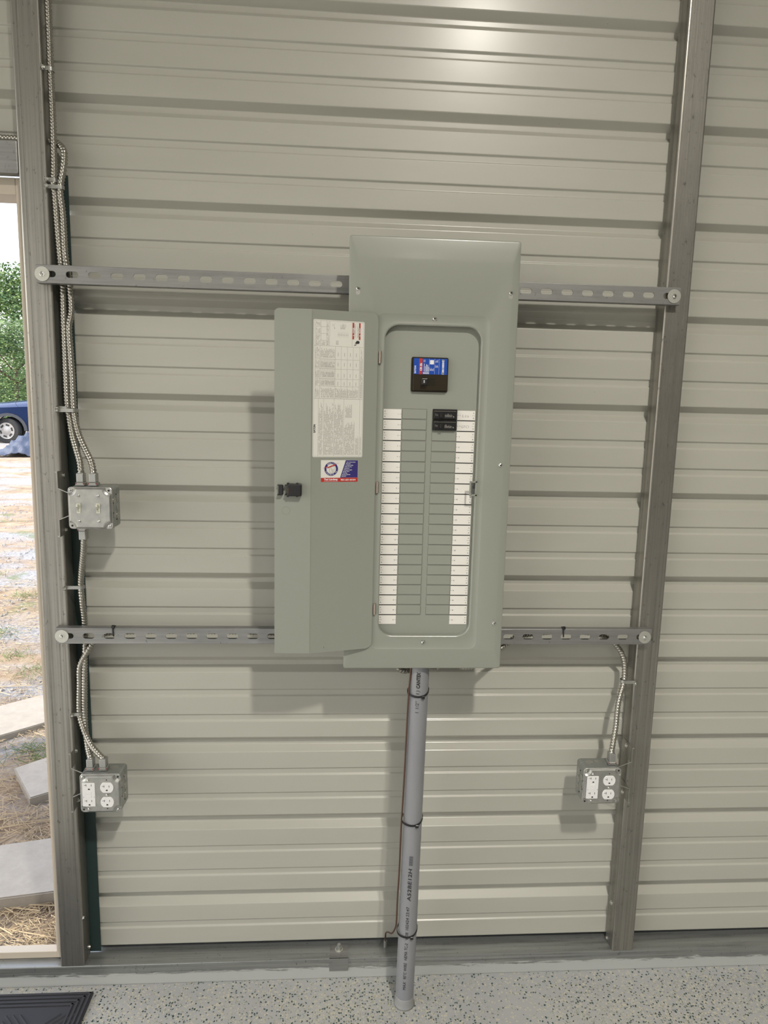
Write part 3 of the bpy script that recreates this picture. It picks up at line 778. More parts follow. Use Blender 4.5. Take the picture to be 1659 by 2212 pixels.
def device_box(name, label, x0, x1, z0, z1, yb, kind, side, conns, cat, group=None):
    """x0..z1 front outline; body runs back to y=-.002; side = +1 if the post is on the left"""
    t = thing(name, label, cat, group, ((x0+x1)/2, -.03, z0))
    def A(n, bm, m, **k):
        o = obj(n, bm, m, None, **k); part(t, o); return o
    bm = BM(); P = rrect(x0+.0008, x1-.0008, z0+.0008, z1-.0008, .007, 5)
    loft(bm, [(P, -.002), (P, yb)], True, False)
    body = A('box_body', bm, M_['zinc_dark'])
    seam = yb*.42
    bm = BM(); loft(bm, [(rrect(x0+.0003, x1-.0003, z0+.0003, z1-.0003, .007, 5), seam), (rrect(x0+.0003, x1-.0003, z0+.0003, z1-.0003, .007, 5), seam+.0008)], True, True); o = obj('ring_seam', bm, M_['zinc_dark']); o.parent = body
    # knockouts on the open side and the top
    xs = x1 if side > 0 else x0
    bm = BM()
    for yy, zz in ((-.018, z0+.028), (-.018, z1-.028), (-.042, z0+.034), (-.042, z1-.034), (-.018, (z0+z1)/2)):
        lathe(bm, (xs-side*.0006, yy, zz), (side, 0, 0), [(.0095, 0), (.0095, .0005), (.0088, .0004)], 20)
    o = obj('knockout', bm, M_['zinc']); o.parent = body
    bm = BM()
    for xx in (.25, .5, .75): lathe(bm, (x0+(x1-x0)*xx, -.022, z1-.0006), (0, 0, 1), [(.0105, 0), (.0105, .0005), (.0098, .0004)], 20)
    o = obj('knockout', bm, M_['zinc']); o.parent = body
    bm = BM()
    for yy, zz in ((-.030, z1-.02), (-.030, z0+.02), (-.05, (z0+z1)/2+.012), (-.05, (z0+z1)/2-.012)): cyl(bm, (xs-side*.001, yy, zz), (xs+side*.0004, yy, zz), .0016, n=8)
    for xx in (.3, .7): cyl(bm, (x0+(x1-x0)*xx, -.052, z1-.002), (x0+(x1-x0)*xx, -.052, z1-.0004), .0014, n=8)
    o = obj('tapped_hole', bm, M_['ink']); o.parent = body
    cv = A('cover_plate', coverplate(x0, x1, z0, z1, yb, None), M_['zinc'])
    yc = yb-.0022; yf = yb-.0070; c = .0078
    screws = [(x0+c, z1-c), (x1-c, z0+c)]; open_ = [(x1-c, z1-c), (x0+c, z0+c)]
    for x, z in screws:
        bm = BM(); pan(bm, (x, yc, z), .0038); rect(bm, x-.0022, x+.0022, z-.0004, z+.0004, yc-.0031, 1); rect(bm, x-.0004, x+.0004, z-.0022, z+.0022, yc-.0031, 1); A('screw', bm, [M_['screw'], M_['ink']])
    bm = BM()
    for x, z in open_: cyl(bm, (x, yc+.0005, z), (x, yc-.0002, z), .0026, n=14)
    if kind != 'switch':
        for x, z in ((x1-.034, z1-.0135), (x1-.034, z0+.0125)): cyl(bm, (x, yf+.0005, z), (x, yf-.0002, z), .0016, n=12)
    o = obj('screw_hole', bm, M_['ink']); o.parent = cv
    if kind == 'switch':
        for xx in (x0+.0260, x0+.0705):
            for zz in (z0+.0190, z1-.0205):
                bm = BM(); pan(bm, (xx, yf, zz), .0036); rect(bm, xx-.002, xx+.002, zz-.0004, zz+.0004, yf-.0031, 1); A('screw', bm, [M_['screw'], M_['ink']])
            zz = (z0+z1)/2 + .0005
            bm = holed(rrect(xx-.0043, xx+.0043, zz-.0115, zz+.0115, .0004, 1), [rrect(xx-.0024, xx+.0024, zz-.0090, zz+.0090, .0004, 1)], yf-.0016, yf)
            fr_ = A('toggle_switch', bm, M_['toggle'])
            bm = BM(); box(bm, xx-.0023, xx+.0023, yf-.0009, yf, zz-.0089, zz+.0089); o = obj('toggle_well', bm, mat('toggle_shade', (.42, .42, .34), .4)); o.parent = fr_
            bm = BM(); vs = []
            for (dx, dz, y) in ((.0022, .0030, yf-.0005), (.0019, .0026, yf-.0125)):
                up = 0 if y > yf-.006 else .0052
                vs.append([bm.verts.new((xx+sx_*dx, y, zz+.0020+up+sz_*dz)) for sx_, sz_ in ((-1, -1), (1, -1), (1, 1), (-1, 1))])
            bm.faces.new(vs[0][::-1]); bm.faces.new(vs[1])
            for i in range(4): bm.faces.new((vs[0][i], vs[0][(i+1) % 4], vs[1][(i+1) % 4], vs[1][i]))
            o = obj('toggle_lever', bm, M_['toggle']); o.parent = fr_
    else:
        def slots(bm, cx_, cz_, y):
            rect(bm, cx_-.0071, cx_-.0059, cz_-.0005, cz_+.0055, y); rect(bm, cx_-.0118, cx_-.0071, cz_+.0020, cz_+.0031, y)
            rect(bm, cx_+.0052, cx_+.0065, cz_-.0004, cz_+.0050, y)
            flat(bm, circ(cx_, cz_-.0085, .0025, 10, 0, 180) + [(cx_-.0025, cz_-.0098), (cx_+.0025, cz_-.0098)], y)
        gx = x0+.0235; gz = (z0+z1)/2-.0005
        bm = BM(); loft(bm, [(rrect(gx-.0155, gx+.0155, gz-.0315, gz+.0315, .0015, 3), yf), (rrect(gx-.0155, gx+.0155, gz-.0315, gz+.0315, .0015, 3), yf-.0014), (rrect(gx-.0148, gx+.0148, gz-.0308, gz+.0308, .0015, 3), yf-.0020)], False, True)
        g = A('gfci_receptacle', bm, M_['device'])
        bm = BM(); slots(bm, gx+.001, gz+.0235, yf-.0021); slots(bm, gx+.001, gz-.0185, yf-.0021)
        for dx in (-.0128, .0132): flat(bm, circ(gx+dx, gz-.0058, .0009, 8), yf-.0021)
        o = obj('outlet_slot', bm, M_['ink']); o.parent = g
        for dz in (.0048, -.0042):
            bm = BM(); box(bm, gx-.0062, gx+.0062, yf-.0027, yf-.0019, gz+dz-.0035, gz+dz+.0035, bev=.0003); o = obj('test_button', bm, M_['device']); o.parent = g
        dxx = x1-.0335
        for s in (1, -1):
            cz_ = gz + .0195*s - .001
            P = []
            for k in range(41):
                a = 2*math.pi*k/40; P.append((dxx+.0165*math.cos(a), cz_+max(-.0135, min(.0135, .0165*math.sin(a)))))
            P = P[:-1]
            bm = BM(); loft(bm, [(P, yf), (P, yf-.0014), ([(dxx+(a-dxx)*.96, cz_+(b-cz_)*.96) for a, b in P], yf-.0020)], False, True)
            g = A('receptacle_face', bm, M_['device'])
            bm = BM(); slots(bm, dxx, cz_+.0015, yf-.0021); o = obj('outlet_slot', bm, M_['ink']); o.parent = g
        bm = BM(); pan(bm, (dxx, yf, gz-.001), .0032); A('screw', bm, M_['screw'])
        for zz in (z1-.0135, z0+.0125):
            bm = BM(); pan(bm, (gx-.001, yf, zz), .0030); A('screw', bm, M_['screw'])
    # mounting bracket clipped to the post
    px = -.0922 if side > 0 else 1.3851; s = side; bxe = x0 if side > 0 else x1
    bm = BM(); z_a, z_b = z1+.030, z0-.030
    def slab(a, b): box(bm, min(a[0], b[0]), max(a[0], b[0]), a[1], b[1], a[2], b[2])
    slab((px, -.004, z1-.014), (px+s*.0010, .052, z_a)); slab((px, -.004, z_b), (px+s*.0010, .052, z0+.014))
    bp = A('bracket_plate', bm, M_['galv']); bm = BM()
    slab((px+s*.0002, -.0065, z1-.012), (px+s*.0012, -.004, z_a-.001)); slab((px+s*.0002, -.0065, z_b+.001), (px+s*.0012, -.004, z0+.012))
    slab((px-s*.004, -.0072, z_a-.003), (px+s*.0012, -.0065, z_a)); slab((px-s*.004, -.0072, z_b), (px+s*.0012, -.0065, z_b+.003))
    for za, zb in ((z1-.012, z1-.030), (z0+.012, z0+.030)):        # arms reaching over to the box
        vs = [bm.verts.new(p) for p in ((px+s*.0018, -.0075, za), (bxe, -.0075, zb), (bxe, -.0060, zb), (px+s*.0018, -.0060, za), (px+s*.0018, -.0075, za+.002), (bxe, -.0075, zb+.002), (bxe, -.0060, zb+.002), (px+s*.0018, -.0060, za+.002))]
        for f in ((0, 1, 2, 3), (4, 7, 6, 5), (0, 4, 5, 1), (3, 2, 6, 7), (0, 3, 7, 4), (1, 5, 6, 2)): bm.faces.new([vs[i] for i in f])
    A('mounting_bracket', bm, M_['zinc'])
    for zz in (z1+.018, z0-.018):
        bm = BM(); tek(bm, (px+s*.0012, .030, zz), (s, 0, 0), .004); A('screw', bm, M_['screw'])
    for (cx_, dn) in conns:
        zz, sg = (z1, 1) if not dn else (z0, -1)
        bm = BM(); a, b = sorted((zz+sg*.0085, zz+sg*.0300)); box(bm, cx_-.0082, cx_+.0082, -.040, -.020, a, b, bev=.0016, seg=2)
        a, b = sorted((zz+sg*.0002, zz+sg*.0085)); box(bm, cx_-.0105, cx_+.0105, -.041, -.019, a, b, bev=.0012)
        cyl(bm, (cx_, -.030, zz+sg*.0299), (cx_, -.030, zz+sg*.0315), .0080, n=16)
        cn = A('cable_connector', bm, M_['cast'])
        bm = BM()
        for dx in (-.0088, .0088): cyl(bm, (cx_+dx, -.0408, zz+sg*.0060), (cx_+dx, -.0416, zz+sg*.0060), .0017, n=10)
        o = obj('insulator', bm, M_['redcap']); o.parent = cn
    return t
device_box('switch_box', 'galvanised metal box with two ivory toggle switches on the left post', -.0490, .0530, 1.2905, 1.3905, -.0555, 'switch', 1, [(-.0265, 0), (.0025, 0), (-.0265, 1)], 'switch')
device_box('outlet_box', 'galvanised four-outlet box fed by two cables, low on the left post', -.0530, .0485, .5645, .6675, -.0530, 'outlet', 1, [(-.0330, 0), (-.0010, 0)], 'outlet', 'galvanised outlet boxes')
device_box('outlet_box', 'galvanised four-outlet box fed by a single cable, low on the right post', 1.2352, 1.3365, .5680, .6690, -.0530, 'outlet', -1, [(1.3165, 0)], 'outlet', 'galvanised outlet boxes')

# ------------------------------------------------------------------ armoured cables
PT = .0076
def cable(pts, label, r=.0078):
    P = catmull(pts, PT/5); bm = BM()
    sweep(bm, P, lambda i, t: r - .0019*(0.5+0.5*math.cos(2*math.pi*i/5 + t))**1.5, 10)
    o = obj('armoured_cable', bm, M_['cable'], smooth=True); tag(o, label, 'cable', 'flexible armoured cables'); return o
cable([(-.0755, .030, 4.1), (-.0770, .032, 3.2), (-.0780, .034, 2.48), (-.0800, .036, 2.327), (-.0790, .034, 2.23), (-.0790, .030, 2.12), (-.0800, .024, 2.08), (-.0785, .026, 2.057), (-.0760, .026, 1.98), (-.0735, .028, 1.912), (-.0735, .034, 1.860), (-.0735, .031, 1.78), (-.0735, .030, 1.704), (-.0735, .029, 1.642), (-.0730, .029, 1.580), (-.0690, .026, 1.551), (-.0580, .012, 1.506), (-.0440, -.006, 1.475), (-.0310, -.022, 1.446), (-.0265, -.030, 1.425), (-.0265, -.030, 1.4175)],
      'armoured cable dropping from the ceiling along the left post to the switch box')
cable([(-1.4, .034, 2.1795), (-.6, .036, 2.1795), (-.20, .040, 2.1795), (-.12, .045, 2.180), (-.085, .046, 2.179), (-.068, .040, 2.170), (-.0560, .030, 2.155), (-.0535, .024, 2.133), (-.0560, .022, 2.111), (-.0610, .022, 2.090), (-.0640, .022, 2.073), (-.0660, .024, 2.060), (-.0640, .028, 2.020), (-.0625, .026, 1.971), (-.0600, .022, 1.920), (-.0575, .034, 1.860), (-.0560, .034, 1.80), (-.0590, .022, 1.760), (-.0580, .022, 1.704), (-.0570, .024, 1.642), (-.0570, .024, 1.580), (-.0540, .022, 1.545), (-.0420, .010, 1.508), (-.0230, -.006, 1.475), (-.0050, -.022, 1.448), (.0025, -.030, 1.426), (.0025, -.030, 1.4175)],
      'armoured cable coming over the door header and looping down to the switch box')
cable([(-.0265, -.030, 1.2635), (-.0265, -.030, 1.255), (-.0330, -.018, 1.2250), (-.0480, .006, 1.175), (-.0570, .020, 1.131), (-.0570, .024, 1.09), (-.0570, .034, 1.034), (-.0580, .034, .974), (-.0600, .028, .907), (-.0620, .026, .840), (-.0640, .028, .806), (-.0640, .026, .772), (-.0600, .018, .742), (-.0480, -.005, .712), (-.0370, -.024, .700), (-.0330, -.030, .695), (-.0330, -.030, .6945)],
      'armoured cable from the switch box down to the left outlet box')
cable([(.60, .040, .99), (.55, .034, .996), (.45, .034, 1.003), (.35, .032, 1.009), (.20, .032, 1.010), (.08, .032, 1.010), (.00, .034, 1.004), (-.0300, .036, .988), (-.0500, .032, .960), (-.0700, .026, .920), (-.0735, .026, .870), (-.0770, .026, .806), (-.0745, .024, .778), (-.0600, .012, .745), (-.0380, -.010, .722), (-.0130, -.026, .704), (-.0010, -.030, .696), (-.0010, -.030, .6945)],
      'armoured cable running inside the lower strut to the left outlet box')
cable([(.8900, -.030, .977), (.8920, -.030, .950), (.9050, -.028, .937), (.9350, -.022, .937), (.9700, -.010, .950), (1.005, .006, .968), (1.035, .020, .984), (1.060, .030, .998), (1.090, .034, 1.002), (1.140, .032, 1.010), (1.200, .032, 1.012), (1.250, .032, 1.010), (1.285, .032, 1.004), (1.3180, .034, .988), (1.3450, .034, .960), (1.3590, .032, .930), (1.3610, .028, .894), (1.3560, .022, .865), (1.3420, .010, .820), (1.3350, -.002, .762), (1.3250, -.016, .722), (1.3180, -.027, .705), (1.3165, -.030, .698), (1.3165, -.030, .6958)],
      'armoured cable from the panel along the lower strut to the right outlet box')
cable([(.728, -.040, .977), (.731, -.040, .952), (.745, -.038, .934), (.765, -.030, .928), (.790, -.010, .934), (.815, .012, .955), (.835, .030, .99)], 'short armoured cable hooking under the panel left of the pipe')
cable([(.855, -.034, .977), (.850, -.034, .950), (.838, -.030, .936), (.822, -.012, .936), (.800, .010, .950), (.785, .030, .985)], 'short armoured cable hooking under the panel right of the pipe')
# one-hole straps holding the cables
def strap(c, side, label, dz=0):
    t = thing('cable_strap', label, 'strap', 'one-hole cable straps', c)
    x, y, z = c; bm = BM(); n = 14; P = []
    px = -.0922 if side > 0 else 1.3851
    rr = .0092
    for k in range(n+1):
        a = math.radians(-100 + 220*k/n); P.append((x + side*rr*math.cos(a), y + rr*math.sin(a)))
    P = [(px, y-.022), (px, y-.010)] + P[:]
    for (a, b), (c_, d) in zip(P, P[1:]):
        vs = [bm.verts.new(q) for q in ((a, b, z-.0042+dz), (c_, d, z-.0042), (c_, d, z+.0042), (a, b, z+.0042+dz))]
        v = Vector((c_-a, d-b)); nn = Vector((-v.y, v.x)).normalized()*.0010
        ws = [bm.verts.new((w.co.x+nn.x, w.co.y+nn.y, w.co.z)) for w in vs]
        for f in ((vs[0], vs[1], vs[2], vs[3]), (ws[3], ws[2], ws[1], ws[0]), (vs[3], vs[2], ws[2], ws[3]), (vs[1], vs[0], ws[0], ws[1]), (vs[0], vs[3], ws[3], ws[0]), (vs[2], vs[1], ws[1], ws[2])): bm.faces.new(f)
    part(t, obj('clip', bm, M_['zinc']))
    bm = BM(); tek(bm, (px+side*.001, y-.016, z), (side, 0, 0), .0042); part(t, obj('screw', bm, M_['screw']))
strap((-.0800, .0355, 2.327), 1, 'bright strap near the top of the left post')
strap((-.0798, .0270, 2.088), 1, 'bright strap on the left cable just above the dark trim end')
strap((-.0645, .0225, 2.072), 1, 'bright strap on the looping cable beside the dark trim end')
strap((-.0730, .0285, 1.571), 1, 'bright strap where the left cable bends to the switch box')
strap((-.0565, .0235, 1.566), 1, 'bright strap on the right cable above the switch box')
strap((-.0572, .0215, 1.129), 1, 'bright strap on the cable under the switch box')
strap((-.0770, .0260, .792), 1, 'bright strap above the left outlet box')
strap((1.3590, .0260, .876), -1, 'bright strap on the right post above the outlet box')

# ------------------------------------------------------------------ pvc riser, ground wire, cable ties
PA, PB = Vector((.7930, -.058, .977)), Vector((.7795, -.066, .0))
pv = thing('conduit_pipe', 'thick grey plastic pipe rising from the floor into the panel', 'pipe', None, tuple(PB))
PR = .0243
bm = BM(); cyl(bm, PB, PA, PR, n=40, cap=False)
o = obj('pipe', bm, M_['pvc'], smooth=True, angle=.9); part(pv, o)
bm = BM(); ax = (PA-PB).normalized(); cyl(bm, PA-ax*.020, PA-ax*.0005, PR+.0035, n=40); part(pv, obj('box_adapter', bm, M_['pvc'], smooth=True, angle=.6))
bm = BM(); lathe(bm, PB + Vector((0, 0, .0005)), (0, 0, 1), [(.0285, 0), (.0268, .003), (.0252, .012), (PR+.0006, .026), (PR+.0002, .027)], 32); part(pv, obj('coating_fillet', bm, mat('coated_fillet', (.27, .275, .275), .4), smooth=True))
bm = BM()
def ptext(s, z0, z1, h, phi, bold=0.0, shear=0.0):
    zc = (z0+z1)/2
    def fn(a, b):
        z = zc + b; p = PB + (PA-PB)*((z-PB.z)/(PA.z-PB.z)); th = math.radians(phi) + a/PR
        return (p.x + (PR+.0009)*math.sin(th), p.y - (PR+.0009)*math.cos(th), z)
    text(bm, s, (0, 0, 0), h, rot=90, width=(z1-z0), fn=fn, bold=bold, shear=shear)
ptext('CANTEX', .902, .945, .0088, -12, .045, .12)
ptext('(1)', .879, .897, .0085, -13, -.005, .1)
ptext('1 1/2"', .838, .869, .0085, -13, -.005, .1)
ptext('A52BE12H', .320, .413, .0095, -8, .012, .1)
ptext('102424 23:47', .237, .304, .0078, -12, 0, .1)
ptext('V738', .208, .230, .0078, -12, 0, .1)
ptext('NEMA TC-2', .149, .198, .0080, -12, 0, .1)
ptext('90\u00b0C WIRE', .093, .141, .0080, -12, 0, .1)
ptext('MAX', .061, .085, .0078, -12, 0, .1)
for i in range(9):
    z = .422 + .003*i; ptext('I', z, z+.0013, .0085, -6, .05)
part(pv, obj('printing', bm, M_['ink']))
W_ = [(.7720, -.070, .976), (.7700, -.070, .95), (.7660, -.072, .90), (.7640, -.072, .83), (.7615, -.072, .70), (.7590, -.072, .60), (.7570, -.072, .54), (.7560, -.072, .48), (.7550, -.072, .40), (.7525, -.072, .32), (.7515, -.072, .250), (.7500, -.064, .225), (.7440, -.036, .185), (.7370, .010, .150), (.7345, .045, .118), (.7345, .056, .100), (.7345, .057, .080)]
bm = BM(); sweep(bm, catmull(W_, .006), .0022, 8); o = obj('ground_wire', bm, M_['copper'], smooth=True); tag(o, 'thin brown copper ground wire tied along the left of the pipe', 'wire')
bm = BM(); cyl(bm, (.7345, .057, .0625), (.7345, .057, .084), .005, n=8); tag(obj('ground_clamp', bm, M_['cast']), 'small ground screw at the foot of the copper wire', 'clamp')
def ring_tie(z, label):
    t = thing('cable_tie', label, 'cable tie', 'black cable ties', (.79, -.06, z))
    p = PB + (PA-PB)*((z-PB.z)/(PA.z-PB.z)); bm = BM(); n = 40; rows = []
    for k in range(n):
        a = 2*math.pi*k/n; ex = .0045*max(0, math.cos(a-math.radians(205)))**6
        rr = PR+.0012+ex
        d = Vector((math.cos(a), math.sin(a), 0)); zz = z + .0085*math.sin(a) + .002*math.cos(a)
        rows.append([bm.verts.new((p.x+d.x*r, p.y+d.y*r, zz+h)) for r, h in ((rr-.0006, -.0024), (rr+.0008, -.0024), (rr+.0008, .0024), (rr-.0006, .0024))])
    for a, b in zip(rows, rows[1:]+rows[:1]):
        for i in range(4): bm.faces.new((a[i], a[(i+1) % 4], b[(i+1) % 4], b[i]))
    part(t, obj('tie_band', bm, M_['black']))
    a = math.radians(-72); q = (p.x+(PR+.003)*math.cos(a), p.y+(PR+.003)*math.sin(a)); bm = BM()
    box(bm, q[0]-.0042, q[0]+.0042, q[1]-.0040, q[1]+.0020, z-.0130, z-.0045, bev=.001); part(t, obj('tie_head', bm, M_['black']))
ring_tie(.8890, 'black tie round the pipe, highest of three, just under the panel')
ring_tie(.5420, 'black tie round the pipe, middle one of three')
ring_tie(.2250, 'black tie round the pipe near the floor, lowest of three')
def strut_tie(x, zc, label):
    t = thing('cable_tie', label, 'cable tie', 'black cable ties', (x, -.004, zc))
    bm = BM(); P = [(x+.0008, -.0005, zc-.0005), (x, -.0022, zc+.004), (x-.0008, -.0022, zc+.016), (x-.0004, -.0008, zc+.0232), (x+.0003, .008, zc+.0235), (x+.0003, .018, zc+.020)]
    sweep(bm, catmull(P, .002), .0017, 6); part(t, obj('tie_band', bm, M_['black']))
    bm = BM(); box(bm, x-.0036, x+.0044, -.0045, .0010, zc+.0205, zc+.0285, bev=.0012); part(t, obj('tie_head', bm, M_['black']))
strut_tie(.0250, 1.0085, 'black tie looped over the lower strut near the left post')
strut_tie(1.1750, 1.0085, 'black tie looped over the lower strut right of the panel')

# ------------------------------------------------------------------ door mat
mt = thing('door_mat', 'black ribbed rubber-edged mat at the lower left corner', 'mat', None, (-.5, -.3, 0))
bm = BM(); box(bm, -.97, -.060, -.60, -.006, .0006, .008, bev=.002); part(mt, obj('mat_base', bm, M_['mat']))
bm = BM()
for i in range(4):
    d = .004+.0115*i
    for a in [(-.97+d, -.060-d, -.006-d-.006, -.006-d), (-.97+d, -.060-d, -.60+d, -.60+d+.006)]: box(bm, a[0], a[1], a[2], a[3], .008, .0115, bev=.001)
    for a in [(-.060-d-.006, -.060-d), (-.97+d, -.97+d+.006)]: box(bm, a[0], a[1], -.60+d, -.006-d, .008, .0115, bev=.001)
part(mt, obj('border_rib', bm, M_['mat']))
bm = BM()
for gx_ in range(8):
    for gy_ in range(5):
        cx_, cy_ = -.065-.055-.103*gx_, -.06-.052-.103*gy_; s = 1 if (gx_+gy_) % 2 == 0 else -1
        for k in range(-2, 3):
            ox, oy = k*.013*(-s), k*.013; l = .050 - abs(k)*.012
            dx, dy = .707*l, .707*l*s; nx, ny = -.707*s*.004, .707*.004
            ax_, ay_ = cx_+ox*.707, cy_+oy*.707
            V = [bm.verts.new(q) for q in ((ax_-dx+nx, ay_-dy+ny, .008), (ax_+dx+nx, ay_+dy+ny, .008), (ax_+dx-nx, ay_+dy-ny, .008), (ax_-dx-nx, ay_-dy-ny, .008), (ax_-dx, ay_-dy, .0115), (ax_+dx, ay_+dy, .0115))]
            for f in ((0, 1, 5, 4), (2, 3, 4, 5), (1, 2, 5), (3, 0, 4)): bm.faces.new([V[i] for i in f])
tag(obj('tread_rib', bm, M_['mat']), kind='stuff'); part(mt, bpy.data.objects['tread_rib'])

# ------------------------------------------------------------------ ceiling lamps
for i, (x, y, z, e, r) in enumerate(LAMPS):
    where = ['over the panel', 'at the right end of the front row', 'nearest the roll-up opening', 'in the far row behind the viewer'][i]
    t = thing('ceiling_lamp', 'round black high-bay lamp ' + where, 'lamp', 'high-bay lamps', (x, y, z))
    bm = BM(); lathe(bm, (x, y, z+.09), (0, 0, 1), [(r*.62, 0), (r*.64, .01), (r*.60, .02), (r*.25, .03), (r*.2, .04)], 24); part(t, obj('housing', bm, M_['lampbody']))
    bm = BM(); cyl(bm, (x, y, z+.13), (x, y, ZC-.001), .006, n=8); part(t, obj('stem', bm, M_['lampbody']))

# ------------------------------------------------------------------ outdoors
def gz(y): return -.08 + .0218*max(0, y-.6)
bm = BM(); nx_, ny_ = 60, 60; G = []
for j in range(ny_+1):
    y = .10 + 60*(j/ny_)**2.2; row = []
    for i in range(nx_+1):
        x = -40 + 70*i/nx_; row.append(bm.verts.new((x, y, gz(min(y, 32)) + (.012*math.sin(x*3.1+y*2.3) + .01*math.sin(x*7.7-y*5.1) if y > .6 else 0))))
    G.append(row)
for j in range(ny_):
    for i in range(nx_): bm.faces.new((G[j][i], G[j][i+1], G[j+1][i+1], G[j+1][i]))
tag(obj('ground', bm, M_['ground'], smooth=True), kind='structure')
bm = BM(); V = [bm.verts.new(p) for p in ((-45, -60, -.14), (45, -60, -.14), (45, YB-.05, -.14), (-45, YB-.05, -.14))]; bm.faces.new(V)
tag(obj('yard', bm, M_['ground']), kind='structure')
slabs = [([(-1.62, 1.52), (-1.045, 1.545), (-.893, 1.682), (-.78, 1.83), (-.905, 2.07), (-1.078, 1.996), (-1.62, 1.86)][0:0] or [(-1.50, 1.145), (-.62, 1.925), (-.80, 2.22), (-1.078, 1.996), (-1.72, 1.45)], 'far pale concrete paver, its near edge running up to the post'),
         ([(-.667, 1.001), (-.40, 1.185), (-.56, 1.50), (-.839, 1.242)], 'small tilted concrete paver between the two larger ones'),
         ([(-1.02, .325), (-.20, .465), (-.30, .765), (-.479, .729), (-1.12, .585)], 'nearest large concrete paver outside the door')]
for P, lab in slabs:
    bm = BM(); V = [[bm.verts.new((x, y, z)) for x, y in P] for z in (-.082, -.030)]
    bm.faces.new(V[0][::-1]); tf = bm.faces.new(V[1])
    for i in range(len(P)): bm.faces.new((V[0][i], V[0][(i+1) % len(P)], V[1][(i+1) % len(P)], V[1][i]))
    bmesh.ops.bevel(bm, geom=[e for e in tf.edges], offset=.004, segments=2, affect='EDGES')
    tag(obj('concrete_paver', bm, M_['paver']), lab, 'paver', 'concrete pavers outside the door')
rnd = random.Random(3)
def stick(bm, x, y, z, l, w, a, tilt):
    d = Vector((math.cos(a), math.sin(a), tilt)).normalized()*l/2; n_ = Vector((-math.sin(a), math.cos(a), 0))*w; c = Vector((x, y, z))
    V = [bm.verts.new(c-d+n_), bm.verts.new(c-d-n_), bm.verts.new(c+d-n_), bm.verts.new(c+d+n_), bm.verts.new(c-d*.9+Vector((0, 0, w*1.6))), bm.verts.new(c+d*.9+Vector((0, 0, w*1.6)))]
    for f in ((0, 3, 5, 4), (1, 4, 5, 2), (0, 4, 1), (3, 2, 5)): bm.faces.new([V[i] for i in f])
def inside(x, y, P):
    c = False
    for (a, b), (p, q) in zip(P, P[1:]+P[:1]):
        if (b > y) != (q > y) and x < (p-a)*(y-b)/(q-b)+a: c = not c
    return c
def visx(y): return (-.30-.63*y, -.10-.35*y)       # strip of ground seen through the doorway, widened
bm = BM()
for k in range(14000):
    y = .16 + 4.6*rnd.random()**1.7; a, b = visx(y); x = a - .35 + (b-a+.5)*rnd.random()
    on = any(inside(x, y, P) for P, _ in slabs)
    if on and rnd.random() < .97: continue
    stick(bm, x, y, gz(y)+.006+.008*rnd.random(), rnd.uniform(.015, .07), rnd.uniform(.0005, .0012), rnd.uniform(0, math.pi), rnd.uniform(-.15, .15))
for k in range(60):
    y = .2+3.5*rnd.random(); a, b = visx(y); stick(bm, a+(b-a)*rnd.random(), y, gz(y)+.012, rnd.uniform(.10, .28), .002, rnd.uniform(-.6, .6), .03)
tag(obj('straw_litter', bm, M_['straw']), 'loose straw and twigs scattered between the pavers', 'straw', kind='stuff')
bm = BM()
for k in range(2600):
    y = 1.8 + 7*rnd.random(); a, b = visx(y); x = a-.3+(b-a+.5)*rnd.random(); s = rnd.uniform(.004, .013)*(1+.05*y)
    V = [bm.verts.new((x+s*u*rnd.uniform(.7, 1.2), y+s*v*rnd.uniform(.7, 1.2), gz(y)+.004+s*w)) for u, v, w in ((1, 0, 0), (0, 1, 0), (-1, 0, 0), (0, -1, 0), (0, 0, .8))]
    for i in range(4): bm.faces.new((V[i], V[(i+1) % 4], V[4]))
tag(obj('gravel', bm, M_['stone']), 'pale grey gravel spread beyond the pavers', 'gravel', kind='stuff')
bm = BM()
for cx_, cy_ in [(-.83, 1.42), (-1.75, 3.0), (-1.45, 2.6), (-1.95, 3.9), (-2.5, 4.5), (-.70, 1.38), (-2.1, 3.4), (-1.20, 2.35)]:
    for k in range(90):
        x, y = cx_+rnd.gauss(0, .07), cy_+rnd.gauss(0, .06); stick(bm, x, y, gz(y)+.02, rnd.uniform(.03, .07), .001, rnd.uniform(0, 6.3), rnd.uniform(.4, 1.2))
tag(obj('grass_tuft', bm, M_['grass']), 'sparse green grass growing through the gravel', 'grass', kind='stuff')

# blue tarp heap beside the car
bm = BM(); TX, TY = -6.95, 15.4; zt = gz(TY); n = 22; rows = []
for j in range(n):
    row = []
    for i in range(n):
        u, v_ = i/(n-1)*2-1, j/(n-1)*2-1; r_ = min(1, math.hypot(u*.9, v_*.9))
        h = .50*max(0, 1-r_)**.9*(1+.08*math.sin(u*17+v_*9)) + .05*math.sin(u*13+v_*5)*math.cos(v_*11) + .035*rnd.random()
        row.append(bm.verts.new((TX + u*.55, TY + v_*.5, zt + .03 + max(0, h))))
    rows.append(row)
for j in range(n-1):
    for i in range(n-1): bm.faces.new((rows[j][i], rows[j][i+1], rows[j+1][i+1], rows[j+1][i]))
ret = bmesh.ops.extrude_face_region(bm, geom=bm.faces[:]); bmesh.ops.translate(bm, verts=[e for e in ret['geom'] if isinstance(e, bmesh.types.BMVert)], vec=(0, 0, -.03))
tag(obj('blue_tarp', bm, M_['tarp'], smooth=True), 'crumpled blue tarp on the ground behind the car wheel', 'tarp')

